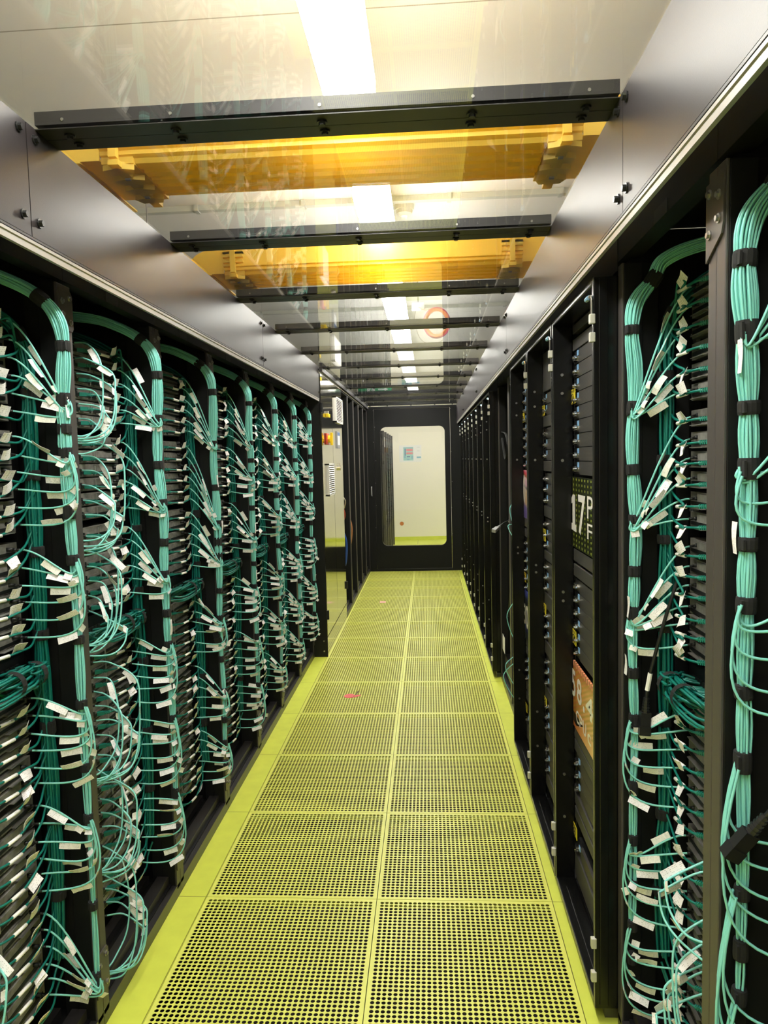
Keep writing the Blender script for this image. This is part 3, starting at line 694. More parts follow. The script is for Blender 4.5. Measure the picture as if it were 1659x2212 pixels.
# hanging power cords with black sockets
def power_cord(pts, label, m='plug', tagpos=.0, conn='plug', sl=.055):
    P = spline(pts, 6); o0 = P[0].copy(); Q = [q-o0 for q in P]
    mb = MB(); mb.tube(Q, .0042, 7); o = mb.build('hanging_power_cable', M['plug'], smooth=True, loc=o0); tag(o, label, 'power cord', 'hanging power cords')
    t = (Q[-1]-Q[-3]).normalized(); mt = frame(t, Vector((1, 0, 0)) if abs(t.x) < .8 else Vector((0, 1, 0)), Q[-1])
    mb = MB()
    for i in range(5): mb.tube([(-.035+i*.007, 0, 0), (-.031+i*.007, 0, 0)], .0075+.0006*i, 8)
    mb.tube([(-.036, 0, 0), (0, 0, 0)], [.006, .009], 8); mb.box((0, -.012, -.009), (.034, .012, .009)); mb.box((.034, -.0135, -.0105), (.056, .0135, .0105))
    c = mb.build('socket', M[conn], o); c.matrix_local = mt
    i = int(len(Q)*tagpos); tt = Q[i+1]-Q[i-1]; sb = MB(); sb.tube([(-.022, 0, 0), (.022, 0, 0)], .0056, 8); c = sb.build('sleeve', M['sleeve'], o); c.matrix_local = frame(tt, Vector((0, 1, 0)), Q[i])
    return o
power_cord([(-.95, 2.30, 1.42), (-.93, 2.30, 1.30), (-.905, 2.325, 1.16), (-.895, 2.33, 1.06), (-.89, 2.33, .985)], 'black power cord hanging between the servers and bundle in the second left rack', tagpos=.6)
power_cord([(.80, 1.70, 1.25), (.76, 1.70, 1.12), (.735, 1.715, 1.0), (.726, 1.72, .94), (.722, 1.72, .89)], 'black power cord with socket hanging in the second right rack', tagpos=.62)
power_cord([(.86, 1.02, 1.22), (.80, 1.04, 1.10), (.745, 1.07, 1.01), (.715, 1.09, .955), (.697, 1.098, .925)], 'black power cord dangling before the bundle in the nearest right rack', tagpos=.55)
power_cord([(-.80, 2.88, 1.02), (-.76, 2.88, .95), (-.715, 2.885, .87), (-.70, 2.886, .82)], 'black power cord lying over the bundle in the third left rack', tagpos=.4)
# ------------------------------------------------------------------ cabinets with deep frames on the right
XF, XC = .622, .685
def framed(idx, y0, label, blank=False):
    e = empty('framed_cabinet', (XF, y0, 0), label, 'cabinet', 'framed black cabinets'); W = .6; d = XC-XF
    z0, z1 = .045, 1.955
    for v in (.006, W-.018-.006):
        mb = MB().box((0, v, z0), (d, v+.018, z1)); mb.box((.012, v-.004 if v < .3 else v+.018, z0+.01), (d*.55, v if v < .3 else v+.022, z1-.004)); mb.build('frame_stile', M['gloss'], e, bevel=.003)
    mb = MB().box((0, .024, z1-.016), (d, W-.024, z1)); mb.build('frame_top', M['gloss'], e, bevel=.003)
    mb = MB().box((0, .024, z0), (d, W-.024, z0+.018)); mb.box((d*.35, .08, z0+.018), (d*.5, W-.08, z0+.022)); mb.build('frame_sill', M['gloss'], e, bevel=.003)
    mb = MB().box((d+.01, .001, .03), (1.0, .004, 1.965)); mb.box((d+.01, W-.004, .03), (1.0, W-.001, 1.965)); mb.box((d+.01, .001, 1.965), (1.0, W-.001, 1.985)); mb.box((d*.9, .001, 1.966), (d+.06, W-.001, 2.20)); mb.box((.95, .004, .03), (.955, W-.004, 1.965)); mb.box((d, .004, .03), (1.0, W-.004, .04)); mb.build('carcass', M['rackdark'], e)
    mb = MB().box((d*.5, .03, .001), (d+.3, W-.03, .03)); mb.build('plinth', M['rack'], e)
    for q in range(2):
        z = (1.853, 1.808)[q]
        MB().box((-.010, .002, z-.012), (.004, .016, z+.012)).build('hinge', M['hinge'], e, bevel=.002)
        z = (.228, .135)[q]; MB().box((-.010, .002, z-.014), (.004, .016, z+.014)).build('hinge', M['hinge'], e, bevel=.002)
    mb = MB(); mb.tube([(-.004, .008, 1.864), (-.004, .008, 1.90), (-.006, .011, 1.908), (-.006, .028, 1.909)], .004, 8); c = mb.build('hinge_pin', M['chrome'], e)
    mb = MB(); mb.tube([(-.006, .028, 1.909), (-.006, .056, 1.909)], .0062, 8); mb.build('lever_cap', M['bluecap'], e)
    mb = MB()
    for z in (1.78, 1.72, 1.50, 1.06, 1.03, .43, .28): mb.tube([(d*.45, W-.0245, z), (d*.45, W-.0275, z)], .005, 8)
    mb.build('screws', M['bolt'], e)
    if blank:
        mb = MB().box((d, .03, .06), (d+.01, W-.03, 1.94)); mb.build('door_skin', M['rackdark'], e)
    return e
FL = {2: 'nearest framed cabinet on the right', 3: 'second framed cabinet on the right', 4: 'third framed cabinet on the right'}
for k in (2, 3, 4): framed(k, RY[k], f'black cabinet with deep glossy frame, {FL[k]}')
def unit(y0, z1, h, label, grp, sticker=True):
    e = empty('storage_unit', (XC, y0+.3, z1-h), label, 'storage unit', grp)
    MB().box((.003, -.22, .0012), (.012, .195, h-.0012)).build('bezel', M['bezel'], e)
    MB().box((.012, -.26, .001), (.5, .26, h-.001)).build('chassis', M['rackdark'], e)
    mb = MB().box((.004, .197, .003), (.013, .26, h-.003)); mb.build('ear', M['plug'], e)
    mb = MB(); mb.tube([(.006, .222, h*.42), (-.012, .222, h*.42)], .0045, 8); mb.box((-.006, .226, h*.25), (.004, .244, h*.6)); mb.build('latch', M['chrome'], e)
    MB().box((-.004, .232, h*.2), (.004, .252, h*.62)).build('latch_knob', M['plug'], e)
    if sticker: MB().box((.0015, .199, h*.55), (.0038, .217, h*.92)).build('sticker', M['blue'], e)
def blankp(y0, z1, z0, label, slope=False):
    o = MB().box((0, -.268, 0), (.02, .268, z1-z0)).build('blanking_panel', M['panelgrey'], loc=(XC-.001, y0+.3, z0), bevel=.0015); tag(o, label, 'blanking panel', 'grey blanking panels')
def warn(y0, z1, z0, label, v0=.522, v1=.594):
    e = MB().box((0, 0, 0), (.0015, v1-v0, z1-z0)).build('warning_sticker', M['yellow'], loc=(XC-.004, y0+v0, z0)); tag(e, label, 'sticker', 'yellow warning stickers')
    mb = MB(); h = z1-z0; w_ = v1-v0; cx, cz, R = w_*.5, h*.36, min(w_*.42, h*.32)
    pts = [(-.0003, cx+R*math.cos(a), cz+R*math.sin(a)) for a in [i*math.pi/9 for i in range(19)]]; mb.tube(pts, .0013, 5); mb.tube([(-.0003, cx-R*.7, cz+R*.7), (-.0003, cx+R*.7, cz-R*.7)], .0013, 5)
    mb.box((-.0006, w_*.15, h*.78), (-.0001, w_*.85, h*.8)); mb.box((-.0006, w_*.15, h*.86), (-.0001, w_*.85, h*.89)); mb.build('pictogram', M['ink'], e)
def poster(y0, z1, z0, kind, label, texts):
    o = MB().box((0, -.268, 0), (.006, .268, z1-z0)).build('poster_panel', poster_mat('poster_'+kind, kind), loc=(XC-.004, y0+.3, z0)); tag(o, label, 'poster', 'poster panels on the cabinets')
    for t, m, a, b, c, d, *bo in texts: text_obj('lettering', t, M[m], o, a-(y0+.3), b-(y0+.3), c-z0, d-z0, -.0012, bold=bo[0] if bo else .018)
    return o
U = .0443
for k in (2, 4):
    y0 = RY[k]; nm = FL[k]; g = f'storage units in the {nm}'
    blankp(y0, 1.935, 1.908, f'upper grey blanking panel atop the {nm}'); blankp(y0, 1.889, 1.853, f'lower grey blanking panel above the drives of the {nm}')
    zt = [1.852-U*i for i in range(9)] + [1.112-U*i for i in range(6)] + [.515-U*i for i in range(3)] + [.215]
    for i, z in enumerate(zt): unit(y0, z, U, f'black drive unit with perforated bezel, {ordn(i)} from top, {nm}', g, i not in (9,))
    if k == 2:
        poster(y0, 1.446, 1.216, 'chip', 'dark chip photo poster reading 17 on the nearest framed cabinet', [('7', 'letter', 2.284, 2.182, 1.266, 1.392), ('P', 'letter', 2.156, 2.082, 1.327, 1.394, 0), ('F', 'letter', 2.156, 2.09, 1.265, 1.312, 0)])
        po = [o for o in C.objects if o.name.startswith('poster_panel')][-1]
        mb = MB(); q = [(2.392, 1.356), (2.392, 1.372), (2.368, 1.388), (2.338, 1.388), (2.338, 1.292), (2.318, 1.289), (2.318, 1.268), (2.398, 1.272), (2.398, 1.293), (2.372, 1.293), (2.372, 1.362)]
        mb.prism([(a-(y0+.3), b-1.216) for a, b in q], 'x', -.0014, -.0004); mb.build('lettering', M['letter'], po)
        poster(y0, .830, .607, 'board', 'orange circuit photo poster reading 58.4 on the nearest framed cabinet', [('5', 'letter', 2.398, 2.338, .708, .800), ('8', 'letter', 2.314, 2.244, .711, .793), ('.', 'letter', 2.224, 2.200, .708, .728), ('4', 'cream', 2.185, 2.085, .715, .787), ('C', 'letter', 2.328, 2.284, .638, .680), ('P', 'letter', 2.276, 2.232, .638, .680), ('U', 'letter', 2.224, 2.180, .637, .681), ('c', 'cream', 2.160, 2.112, .636, .668)])
    else:
        poster(y0, 1.448, 1.212, 'pink', 'pink and purple poster with a white oval numeral on the third framed cabinet', [('0', 'letter', 3.585, 3.51, 1.285, 1.425)])
        poster(y0, .847, .600, 'navy', 'navy poster reading 30 on the third framed cabinet', [('3', 'letter', 3.592, 3.545, .672, .775), ('0', 'letter', 3.53, 3.45, .665, .78)])
    for z1, z0, w_ in ((1.210, 1.168, 'first'), (1.158, 1.118, 'second'), (.600, .565, 'third'), (.560, .522, 'fourth'), (.375, .335, 'fifth'), (.325, .285, 'sixth'), (.165, .08, 'bottom')): blankp(y0, z1, z0, f'{w_} grey blanking panel between the drives of the {nm}')
    for z1, z0, w_ in ((1.731, 1.683, 'upper'), (.936, .888, 'middle'), (.262, .222, 'lower')): warn(y0, z1, z0, f'{w_} yellow warning sticker with black pictogram in the {nm}')
y0 = RY[3]; nm = FL[3]; i = 0
blankp(y0, 1.93, 1.775, f'tall grey blanking panel atop the {nm}')
for top, n, bot in ((1.768, 2, 1.634), (1.630, 3, 1.455), (1.448, 3, 1.268), (1.262, 3, 1.090), (1.085, 3, .886), (.880, 3, .69), (.685, 3, .50), (.495, 3, .315), (.31, 3, .12)):
    for q in range(n): unit(y0, top-U*q, U, f'black drive unit with perforated bezel, {ordn(i)} from top, {nm}', f'storage units in the {nm}', q > 0 or top > 1.7); i += 1
    blankp(y0, top-U*n-.002, bot, f'grey blanking panel below the {ordn(i-1)} drive unit of the {nm}')
for z1, z0, w_ in ((1.722, 1.680, 'top'), (1.215, 1.165, 'second'), (.90, .86, 'third'), (.50, .46, 'bottom')): warn(y0, z1, z0, f'{w_} yellow warning sticker with pictogram in the {nm}')
# open rack five and six
rack('R', 5, RY[5]); rack('R', 6, RY[6])
s5 = RY[5]
bundle('R', WR, s5, [(.3, .36, 1.94), (.10, .46, 1.93), (.03, .52, 1.85), (.02, .54, 1.7), (.025, .545, 1.4), (.02, .54, 1.1), (.02, .545, .8), (.02, .54, .4), (.02, .54, .25)], [1.35, 1.2, .95, .6, .3], [1.80, 1.62, 1.48, 1.33, 1.12, .92, .62], M['aqua'], 'thin aqua fibre bundle in the open rack beyond the poster cabinets', 'fibre_bundle', R=.012, n=12, group='aqua fibre bundles')
for q, (zt, zb) in enumerate(((1.30, 1.12), (1.18, 1.05), (.72, .45), (.40, .18), (.36, .10))):
    mb = MB(); P = spline([(.705, s5+.53, zt), (.69, s5+.52, zt-.05), (.672-.012*q, s5+.50, (zt+zb)/2), (.69, s5+.46, zb), (.74, s5+.40, zb-.02)], 6); mb.tube([p_-P[0] for p_ in P], .0024, 6)
    o = mb.build('fibre_loop', M['aqua'], smooth=True, loc=P[0]); tag(o, f'loose aqua fibre loop, {ordn(q)} from top, in the open rack past the posters', 'cable')
for q, (z0, z1, w_) in enumerate(((1.09, 1.15, 'upper'), (.90, 1.00, 'middle'), (.20, .36, 'lower'))):
    e = empty('grey_switch', (.75, s5+.3, z0), f'{w_} grey network box in the open rack beyond the poster cabinets', 'switch', 'grey network boxes')
    MB().box((0, -.22, 0), (.4, .22, z1-z0)).build('case', M['greyplastic'], e); MB().box((-.002, -.2, .012), (0, .2, z1-z0-.012)).build('port_row', M['serverlt'], e)
s6 = RY[6]
power_cord([(.78, s6+.40, 1.30), (.74, s6+.36, 1.22), (.72, s6+.33, 1.12), (.68, s6+.30, 1.10), (.63, s6+.22, 1.075)], 'black power cord with grey socket poking from the empty right rack', tagpos=.5, conn='greyplastic')
mb = MB(); P = spline([(.78, s6+.42, 1.25), (.76, s6+.38, 1.0), (.74, s6+.45, .86), (.75, s6+.52, .95), (.73, s6+.40, .70), (.72, s6+.50, .45)], 8); mb.tube([q-P[0] for q in P], .0045, 6)
tag(mb.build('hanging_power_cable', M['plug'], smooth=True, loc=P[0]), 'long black cord looping down inside the empty right rack', 'power cord')
mb = MB(); mb.tube([q-Vector((.72, s6+.3, 1.6)) for q in spline([(.70, s6+.56, 1.68), (.71, s6+.42, 1.66), (.715, s6+.34, 1.58), (.71, s6+.44, 1.50), (.70, s6+.55, 1.64)], 6)], .008, 6, flat=.3)
tag(mb.build('tie_strap', M['strap'], loc=(.72, s6+.3, 1.6)), 'loose black strap hanging in a loop in the empty right rack', 'strap')
o = MB().box((0, 0, 0), (.002, .13, .105)).build('data_sheet', M['tag'], loc=(.685, s6+.40, .225)); tag(o, 'white printed label sheet low in the empty right rack', 'label')
o = MB().box((0, 0, 0), (.3, .44, .11)).build('power_module', M['rack'], loc=(.70, s6+.08, .083)); tag(o, 'black power module at the bottom of the empty right rack', 'module')
for k in range(7, 15): framed(k, RY[k], f'closed black framed cabinet, {ordn(k-7)} in the far right row', blank=True)
# ------------------------------------------------------------------ steel cabinet and far left racks
XS = -.594; YA, YB_ = 5.368, 6.668
e = empty('electrical_cabinet', (XS, YA, 0), 'stainless steel electrical cabinet with two mirror-like doors on the left', 'cabinet')
MB().box((-.03, .002, .158), (-.7, YB_-YA, 2.18)).build('carcass', M['rackdark'], e)
MB().box((-.004, .001, .0), (-.7, .004, 2.18)).build('side_cheek', M['rackdark'], e)
dn = MB().box((-.02, .012, .160), (0, .634, 2.176)).build('door', M['steel'], e, bevel=.002)
df = MB().box((-.02, .640, .160), (0, YB_-YA-.004, 2.176)).build('door', M['steel'], e, bevel=.002)
MB().box((-.02, .006, .004), (-.002, YB_-YA, .150)).build('plinth', M['steel'], e)
mb = MB()
for z in (.05, .125): mb.tube([(-.003, -.0005, z), (-.003, -.003, z)], .006, 8)
mb = MB().box((-.001, .0, 0), (-.16, -.002, .155)); mb.k = 1
for z in (.045, .125): mb.tube([(-.03, -.002, z), (-.03, -.006, z)], .006, 8)
mb.build('plinth_cover', [M['rackdark'], M['bolt']], e)
def vent(par, y0, y1, z0, z1):
    mb = MB(); mb.box((0, y0, z0), (.016, y1, z0+.012)); mb.box((0, y0, z1-.012), (.016, y1, z1)); mb.box((0, y0, z0), (.016, y0+.03, z1)); mb.box((0, y1-.03, z0), (.016, y1, z1)); mb.k = 1; mb.box((.0005, y0+.03, z0+.012), (.002, y1-.03, z1-.012)); mb.k = 0
    n = 14
    for i in range(n):
        z = z0+.014+(z1-z0-.028)*i/n; nn = len(mb.v); mb.v += [(.003, y0+.03, z+.012), (.003, y1-.03, z+.012), (.016, y1-.03, z+.001), (.016, y0+.03, z+.001), (.003, y0+.03, z+.015), (.003, y1-.03, z+.015), (.016, y1-.03, z+.004), (.016, y0+.03, z+.004)]
        for q in ((0, 1, 2, 3), (7, 6, 5, 4), (3, 2, 6, 7), (0, 3, 7, 4), (1, 5, 6, 2), (0, 4, 5, 1)): mb.face([nn+j for j in q])
    mb.build('louvre_vent', [M['plastic'], M['portdark']], par)
vent(df, .80, 1.28, 1.850, 2.075); vent(dn, .225, .585, 1.235, 1.495)
mb = MB().box((0, .26, 1.862), (.022, .36, 1.892)); mb.build('yellow_clip', M['ylw'], dn, bevel=.004); MB().box((.001, .29, 1.885), (.018, .32, 1.915)).build('clip_hasp', M['greyplastic'], dn)
MB().box((0, .20, 1.645), (.012, .34, 1.735)).build('switch_plate', M['red'], dn, bevel=.003)
mb = MB(); mb.tube([(.012, .27, 1.69), (.03, .27, 1.69)], .032, 14); mb.box((.03, .252, 1.640), (.05, .288, 1.740)); mb.build('rotary_handle', M['ylw'], dn, bevel=.003)
MB().box((0, .012, 2.128), (.006, .06, 2.150)).build('yellow_marker', M['ylw'], dn)
mb = MB().box((0, .87, 1.625), (.010, 1.05, 1.775)); mb.k = 1; mb.box((.010, .89, 1.655), (.0115, 1.03, 1.735)); mb.k = 2; mb.box((.010, .885, 1.74), (.0115, 1.035, 1.765)); mb.build('display_panel', [M['greyplastic'], M['paper'], M['plannavy']], df)
mb = MB(); mb.tube([(0, .975, 1.450), (.02, .975, 1.450)], .022, 14); mb.box((.004, .962, 1.45), (.018, .988, 1.49)); mb.build('door_lock', M['chrome'], df)
for par, y in ((dn, .0), (df, 1.298)):
    for z in (1.92, .33):
        mb = MB(); mb.tube([(.006, y, z-.035), (.006, y, z+.035)], .011, 10); mb.box((-.002, y-.012, z-.03), (.012, y+.012, z+.03)); mb.build('hinge', M['plug'], par)
for k in range(5):
    y0 = YB_+.004+.5716*k
    r_ = rack('L', 7+k, y0, X=-.60, W=.571, ht=2.165, sides=False, label=f'black open rack frame past the steel cabinet, {ordn(k)} of five')
    nm = f'{ordn(k)} open rack past the steel cabinet'
    for q, (z0, h, m_) in enumerate(((1.30, .09, 'greyplastic'), (.95, .09, 'server'), (.62, .13, 'greyplastic'), (.20, .2, 'serverlt'))):
        e = empty('rack_box', (-.70, y0+.286, z0), f'{("upper", "middle", "lower", "bottom")[q]} equipment box in the {nm}', 'equipment', 'equipment boxes past the steel cabinet')
        MB().box((0, -.22, 0), (-.4, .22, h)).build('case', M[m_], e); MB().box((.002, -.2, .02), (0, .2, h-.02)).build('front_grille', M['portdark'], e)
def cable(pts, r, m, label, name='loose_cable', grp=None):
    P = spline(pts, 7); mb = MB(); mb.tube([q-P[0] for q in P], r, 7); o = mb.build(name, M[m], smooth=True, loc=P[0]); tag(o, label, 'cable', grp); return o
ya = YB_+.3
cable([(-.72, ya-.1, 1.80), (-.68, ya-.02, 1.66), (-.70, ya+.06, 1.52), (-.78, ya+.1, 1.40)], .04, 'greyplastic', 'thick grey hose in the first rack past the steel cabinet', 'grey_hose')
cable([(-.66, ya-.1, 1.20), (-.62, ya+.02, 1.12), (-.64, ya+.1, 1.04)], .006, 'sleeve', 'white cable end poking out past the steel cabinet')
cable([(-.66, ya, 1.10), (-.63, ya+.05, .98), (-.66, ya+.12, .9)], .008, 'red', 'red cable past the steel cabinet')
cable([(-.66, ya+.0, .85), (-.625, ya+.05, .70), (-.64, ya+.1, .50), (-.68, ya+.1, .40)], .012, 'bluecable', 'blue cable past the steel cabinet')
cable([(-.66, ya+.6, .95), (-.63, ya+.65, .80), (-.65, ya+.7, .60), (-.68, ya+.7, .50)], .006, 'orange', 'orange cable in the second rack past the steel cabinet')
# ------------------------------------------------------------------ far door and the room beyond
e = struct(empty('door_1', (0, YDOOR, 0)))
mb = MB(); mb.box((-.66, -.03, .0), (-.507, .03, 2.2215)); mb.box((.513, -.03, 0), (.75, .03, 2.2215)); mb.box((-.507, -.03, 2.192), (.513, .03, 2.2215)); mb.box((-.507, -.03, .0), (.513, .03, .03)); mb.build('door_frame', M['door'], e, bevel=.002)
mb = MB(); outer = [(-.503, .036), (.509, .036), (.509, 2.188), (-.503, 2.188)]; inner = rrect(-.425, .345, .438, 1.948, .075, 8)
no = len(outer); ni = len(inner)
import bmesh
bm = bmesh.new(); vo = [bm.verts.new((x, -.022, z)) for x, z in outer]; vi = [bm.verts.new((x, -.022, z)) for x, z in inner]
for L_ in (vo, vi):
    for i in range(len(L_)): bm.edges.new((L_[i], L_[(i+1) % len(L_)]))
bmesh.ops.triangle_fill(bm, use_beauty=True, use_dissolve=False, edges=bm.edges[:])
g = bmesh.ops.extrude_face_region(bm, geom=bm.faces[:]); bmesh.ops.translate(bm, verts=[v for v in g['geom'] if isinstance(v, bmesh.types.BMVert)], vec=(0, .044, 0)); bmesh.ops.recalc_face_normals(bm, faces=bm.faces[:])
me = bpy.data.meshes.new('door_leaf'); bm.to_mesh(me); bm.free(); me.materials.append(M['door']); o = bpy.data.objects.new('door_leaf', me); C.objects.link(o); o.parent = e
MB().prism(rrect(-.4245, .3455, .4375, 1.9475, .0745, 8), 'y', -.004, .004).build('window_pane', M['doorglass'], e)
mb = MB(); mb.tube(spline([(-.555, -.03, 1.15), (-.555, -.06, 1.145), (-.555, -.065, 1.09), (-.555, -.06, 1.035), (-.555, -.03, 1.03)], 5), .008, 8); mb.build('door_handle', M['greyplastic'], e)
mb = MB()
for x, z in ((-.51, 2.17), (-.495, 1.95), (-.515, 1.75), (-.49, 1.50), (-.50, 1.2), (-.50, .9), (-.51, .6), (.517, 2.17), (.52, 1.6), (.525, 1.2), (.515, .85), (.52, .5)): mb.tube([(x, -.031, z), (x, -.033, z)], .004, 6)
mb.build('frame_screws', M['bolt'], e)
e = MB().box((-.206, -.003, -.155), (.206, 0, .155)).build('floor_plan_sheet', M['paper'], loc=(-.113, YBACK-.001, 1.61)); tag(e, 'white floor plan sheet with red and teal blocks on the far wall', 'poster')
mb = MB()
pq = [0]
def pb(x0, x1, z0, z1, k): mb.k = k; pq[0] += 1; mb.box((x0-.206, -.0035-.0004*pq[0], z0-.155), (x1-.206, -.003, z1-.155))
pb(.075, .26, .03, .275, 1); pb(.08, .25, .26, .272, 0)
pb(.13, .25, .20, .245, 2); pb(.13, .25, .145, .18, 2); pb(.10, .12, .12, .25, 3); pb(.085, .12, .08, .115, 0); pb(.14, .20, .09, .11, 3); pb(.22, .26, .06, .115, 0); pb(.14, .19, .04, .06, 0); pb(.32, .40, .07, .10, 0); pb(.325, .395, .10, .15, 4); pb(.33, .38, .2, .204, 5); pb(.33, .38, .27, .274, 5)
mb.build('plan_blocks', [M['planblue'], M['planteal'], M['planred'], M['plannavy'], M['paper'], M['greyplastic']], e)
mb = MB(); mb.tube([(0, 0, 0), (0, -.006, 0)], .037, 24); o = mb.build('wall_disc', M['disc'], loc=(-.301, YBACK-.001, .312)); tag(o, 'round terracotta disc low on the far white wall', 'disc')
mb = MB(); mb.tube([(0, 0, 0), (0, -.008, 0)], .02, 16); o = mb.build('wall_bolt', M['white'], loc=(.18, YBACK-.001, 1.0)); tag(o, 'small white round fitting on the far wall', 'fitting')
for k in range(4):
    y0 = 10.0+.6*k
    e = empty('server_rack', (-.40, y0, 0), f'dark rack seen through the door window, {ordn(k)} in its row', 'rack', 'dark racks beyond the door')
    MB().box((-.04, .001, .02), (-.9, .599, 1.92)).build('carcass', M['rackdark'], e); mb = MB()
    for v in (.001, .56): mb.box((0, v, .02), (-.04, v+.038, 1.92))
    mb.build('post', M['rack'], e)
    mb = MB().box((-.02, .1, 1.70), (-.04, .5, 1.84)); mb.build('upper_unit', M['greyplastic'], e)
    mb = MB().box((-.02, .12, .62), (-.04, .4, .70)); mb.build('lower_unit', M['serverlt'], e)
    mb = MB(); mb.tube(spline([(-.02, .1, 1.4), (.005, .2, 1.3), (.0, .3, 1.15), (-.02, .35, 1.0)], 5), .006, 6); mb.build('cable', M['plug'], e)
# ------------------------------------------------------------------ above the roof
def fibre_duct(y0, y1, zb, label, wall=.15):
    ym = (y0+y1)/2; e = empty('fibre_duct', (-.05, ym, zb), label, 'cable duct', 'yellow fibre ducts across the aisle'); hy = (y1-y0)/2; hx = .70
    mb = MB()
    prof = [(-hy, wall), (-hy, .045), (-hy-.008, .043), (-hy-.008, .034), (-hy+.004, .03), (-hy+.004, .018), (-hy+.02, .012), (-hy+.03, 0)]
    for a, b in ((-.55, -.38), (-.18, -.02), (.18, .34), (.55, .7)): prof += [(a*hy, 0), (a*hy+.004, .008), (b*hy-.004, .008), (b*hy, 0)]
    pr = prof+[(hy-.03, 0), (hy-.02, .012), (hy-.004, .018), (hy-.004, .03), (hy+.008, .034), (hy+.008, .043), (hy, .045), (hy, wall)]
    inn = [(hy-.004, wall), (hy-.006, .05), (hy-.012, .016), (-hy+.012, .016), (-hy+.006, .05), (-hy+.004, wall)]
    poly = pr+inn; n = len(mb.v); k = len(poly)
    bm = bmesh.new(); va = [bm.verts.new((-hx-.03, y, z)) for y, z in poly]; vb = [bm.verts.new((hx+.03, y, z)) for y, z in poly]
    for i in range(k): bm.faces.new((va[i], va[(i+1) % k], vb[(i+1) % k], vb[i]))
    bmesh.ops.recalc_face_normals(bm, faces=bm.faces[:]); me = bpy.data.meshes.new('trough'); bm.to_mesh(me); bm.free(); me.materials.append(M['duct']); o = bpy.data.objects.new('trough', me); C.objects.link(o); o.parent = e
    for s in (-1, 1):
        cx = s*(hx-.02); mb = MB()
        for dx, w_ in ((0, .10),):
            t = -.012 if w_ < .06 else -.005
            mb.box((cx-w_/2, -hy-.012+t, .05), (cx+w_/2, -hy+.002, .062)); mb.box((cx-w_/2, -hy-.012+t, .075), (cx+w_/2, -hy+.002, .10)); mb.box((cx-w_/2, -hy-.012+t, wall-.035), (cx+w_/2, -hy+.002, wall-.02))
            mb.box((cx-w_/2, -hy+.012, t), (cx+w_/2, hy-.012, .012-t)); mb.box((cx-w_/2, hy-.002, .02), (cx+w_/2, hy+.012-t, wall-.02))
        mb.box((cx-.012, -hy-.026, .001), (cx+.012, -hy-.003, wall-.012))
        for q in range(4): mb.prism([(cx-.05, -hy+.02+q*hy*.5), (cx, -hy+.005+q*hy*.5), (cx+.05, -hy+.02+q*hy*.5), (cx+.035, -hy+.02+q*hy*.5+.035), (cx-.035, -hy+.02+q*hy*.5+.035)], 'z', -.022, .0)
        mb.box((cx-.016, -hy-.02, -.02), (cx+.016, hy+.02, -.004)); mb.build('coupler', M['duct'], e)
        mb = MB()
        for q in (-.45, .5): mb.box((cx-.008, q*hy-.006, -.025), (cx+.008, q*hy+.006, -.018))
        mb.build('coupler_bolt', M['greyplastic'], e)
        # tee fitting: flat flared wall, stepped floor
        mb = MB(); x0 = s*(hx+.03); x1 = s*(hx+.62)
        wl = [(x0, .0)] + [(s*(.80+.115*math.cos(a)), .115*math.sin(a)) for a in [i*math.pi/20 for i in range(11)]] + [(x0, .115)]
        if s > 0: wl = wl[::-1]
        mb.prism(wl, 'y', -hy-.003, -hy+.003); x1 = s*.915
        for q, h in ((.09, -.005), (.16, -.012), (.20, -.020)): mb.box((s*(hx+q), -hy-.004, h), (s*(hx+q)+s*.035, hy+.10, h+.006))
        cyc = [(s*(hx+.06), hy)] ; R_ = .10
        arc = [(s*(hx+.10+R_*(1-math.cos(a))), hy+R_*math.sin(a)) for a in [i*math.pi/16 for i in range(9)]]
        poly2 = [(s*(hx+.03), -hy), (s*(hx+.03), hy), (s*(hx+.10), hy)] + [(s*(hx+.10)+s*R_*math.sin(a), hy+R_*(1-math.cos(a))) for a in [i*math.pi/16 for i in range(9)]] + [(x1, hy+R_), (x1, -hy)]
        if s < 0: poly2 = poly2[::-1]
        mb.prism(poly2, 'z', .002, .008)
        mb.build('tee_fitting', M['duct'], e)
    MB().box((-1.2, -.012, wall-.025), (1.2, .012, wall-.005)).build('support_bar', M['bolt'], e)
    for x in (-1.17, 1.17):
        mb = MB(); mb.tube([(x, 0, wall-.03), (x, 0, ZC-zb)], .0035, 6); mb.build('threaded_rod', M['bolt'], e)
    return e
fibre_duct(2.19, 2.52, 2.45, 'yellow ribbed fibre duct crossing over the aisle, the nearer of two', .11)
fibre_duct(3.525, 3.86, 2.45, 'yellow ribbed fibre duct crossing over the aisle, the farther of two', .125)
for y, w_ in ((4.0, 'nearer'), (6.8, 'farther')):
    e = empty('cable_trunking', (0, y, ZC-.03), f'grey trunking across the white ceiling, the {w_} of two', 'trunking')
    MB().box((-2.6, -.02, 0), (2.6, .02, .029)).build('channel', M['trunk'], e)
    for x in (-1.05, -.45, .35, .95): MB().box((x-.012, -.03, -.004), (x+.012, .03, .029)).build('clip', M['trunk'], e)
e = empty('smoke_detector', (.10, 4.13, ZC), 'round white smoke detector on the ceiling behind the nearer duct', 'detector')
mb = MB(); mb.tube([(0, 0, 0), (0, 0, -.03)], .055, 20); mb.build('base', M['plastic'], e); mb = MB(); mb.tube([(0, 0, -.03), (0, 0, -.05), (0, 0, -.062)], [.047, .044, .02], 20); mb.build('head', M['plastic'], e, smooth=False)
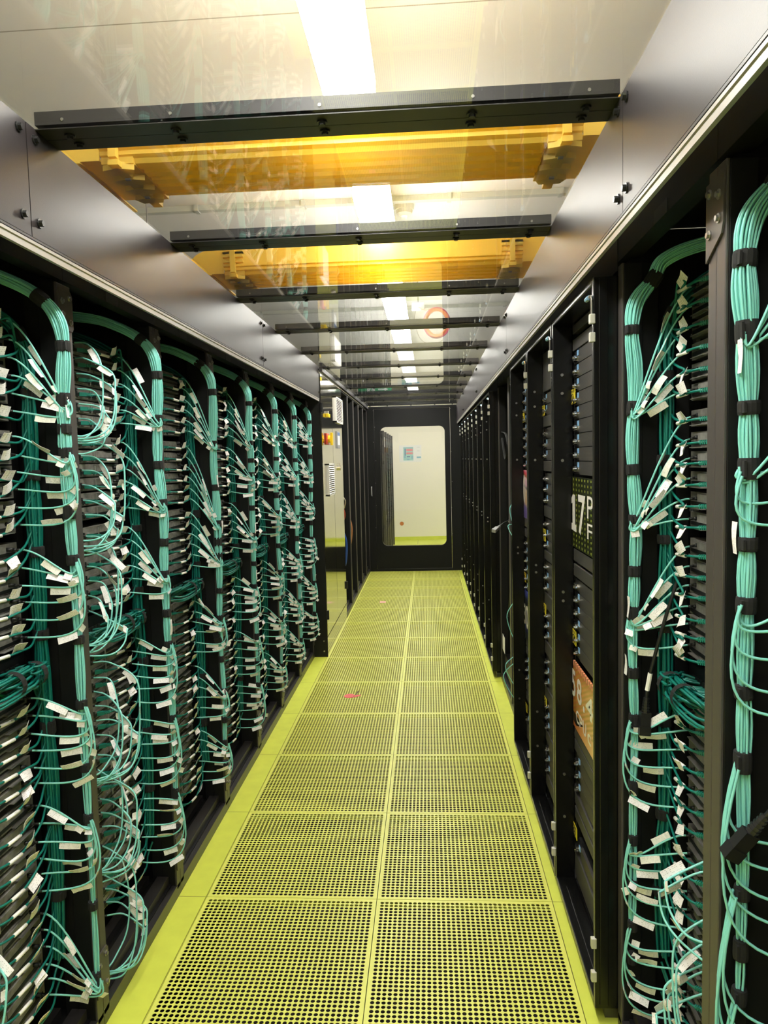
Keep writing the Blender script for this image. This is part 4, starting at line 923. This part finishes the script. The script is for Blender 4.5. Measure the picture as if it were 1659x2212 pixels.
# orange fibre coil and its box
e = empty('fibre_coil', (.296, 5.62, 2.566), 'coil of orange and magenta fibre hanging above the clear roof', 'cable coil')
for q in range(7):
    mb = MB(); R_ = .082+.004*q; mb.tube([(R_*math.cos(a)*(.93+.01*q), .004*math.sin(3*a+q), R_*math.sin(a)*1.12) for a in [i*math.pi/14 for i in range(29)]], .0035, 6, False); mb.build('turn', M['orange' if q < 5 else 'pinkfib'], e)
cable([(.155, 5.60, 2.69), (.20, 5.61, 2.665), (.27, 5.615, 2.675)], .003, 'orange', 'orange fibre between the small white box and the coil')
cable([(.14, 5.60, 2.68), (.125, 5.6, 2.58), (.17, 5.6, 2.44), (.27, 5.6, 2.40), (.34, 5.6, 2.43)], .0018, 'brown', 'thin brown wire hanging under the orange coil')
e = empty('fibre_box', (.155, 5.64, 2.70), 'small white fibre box on the rod above the orange coil', 'junction box'); MB().box((-.05, -.02, -.03), (.05, .02, .03)).build('case', M['plastic'], e, bevel=.006); MB().box((-.03, -.022, -.018), (.03, -.02, -.012)).build('slot', M['trunk'], e); mb = MB(); mb.tube([(0, 0, .03), (0, 0, ZC-2.70)], .004, 6); mb.build('rod', M['bolt'], e)
# exit sign
e = empty('exit_sign', (-.44, 9.0, 2.395), 'green and white emergency exit sign above the far end of the roof', 'sign')
MB().box((-.21, -.012, -.05), (.21, .012, .05)).build('panel', M['green'], e)
mb = MB().box((-.10, -.0135, -.042), (.0, -.012, .042)); mb.build('white_field', M['paper'], e)
mb = MB(); mb.obox((-.05, -.0145, .0), Vector((.5, 0, .86)), Vector((0, 1, 0)), Vector((-.86, 0, .5)), .04, .001, .012); mb.obox((-.062, -.0145, -.022), Vector((.8, 0, .6)), Vector((0, 1, 0)), Vector((-.6, 0, .8)), .03, .001, .008); mb.obox((-.035, -.0145, -.02), Vector((.3, 0, -.95)), Vector((0, 1, 0)), Vector((.95, 0, .3)), .03, .001, .008); mb.tube([(-.036, -.014, .03), (-.036, -.015, .03)], .008, 10); mb.build('running_figure', M['green'], e)
mb = MB().box((.04, -.0135, -.008), (.12, -.012, .008)); n = len(mb.v); mb.v += [(.12, -.0135, .026), (.165, -.0135, 0), (.12, -.0135, -.026)]; mb.face([n, n+2, n+1]); mb.build('arrow', M['paper'], e)
for x in (-.15, .15):
    mb = MB(); mb.tube([(x, 0, .05), (x, 0, ZC-2.395)], .004, 6); mb.build('rod', M['bolt'], e)
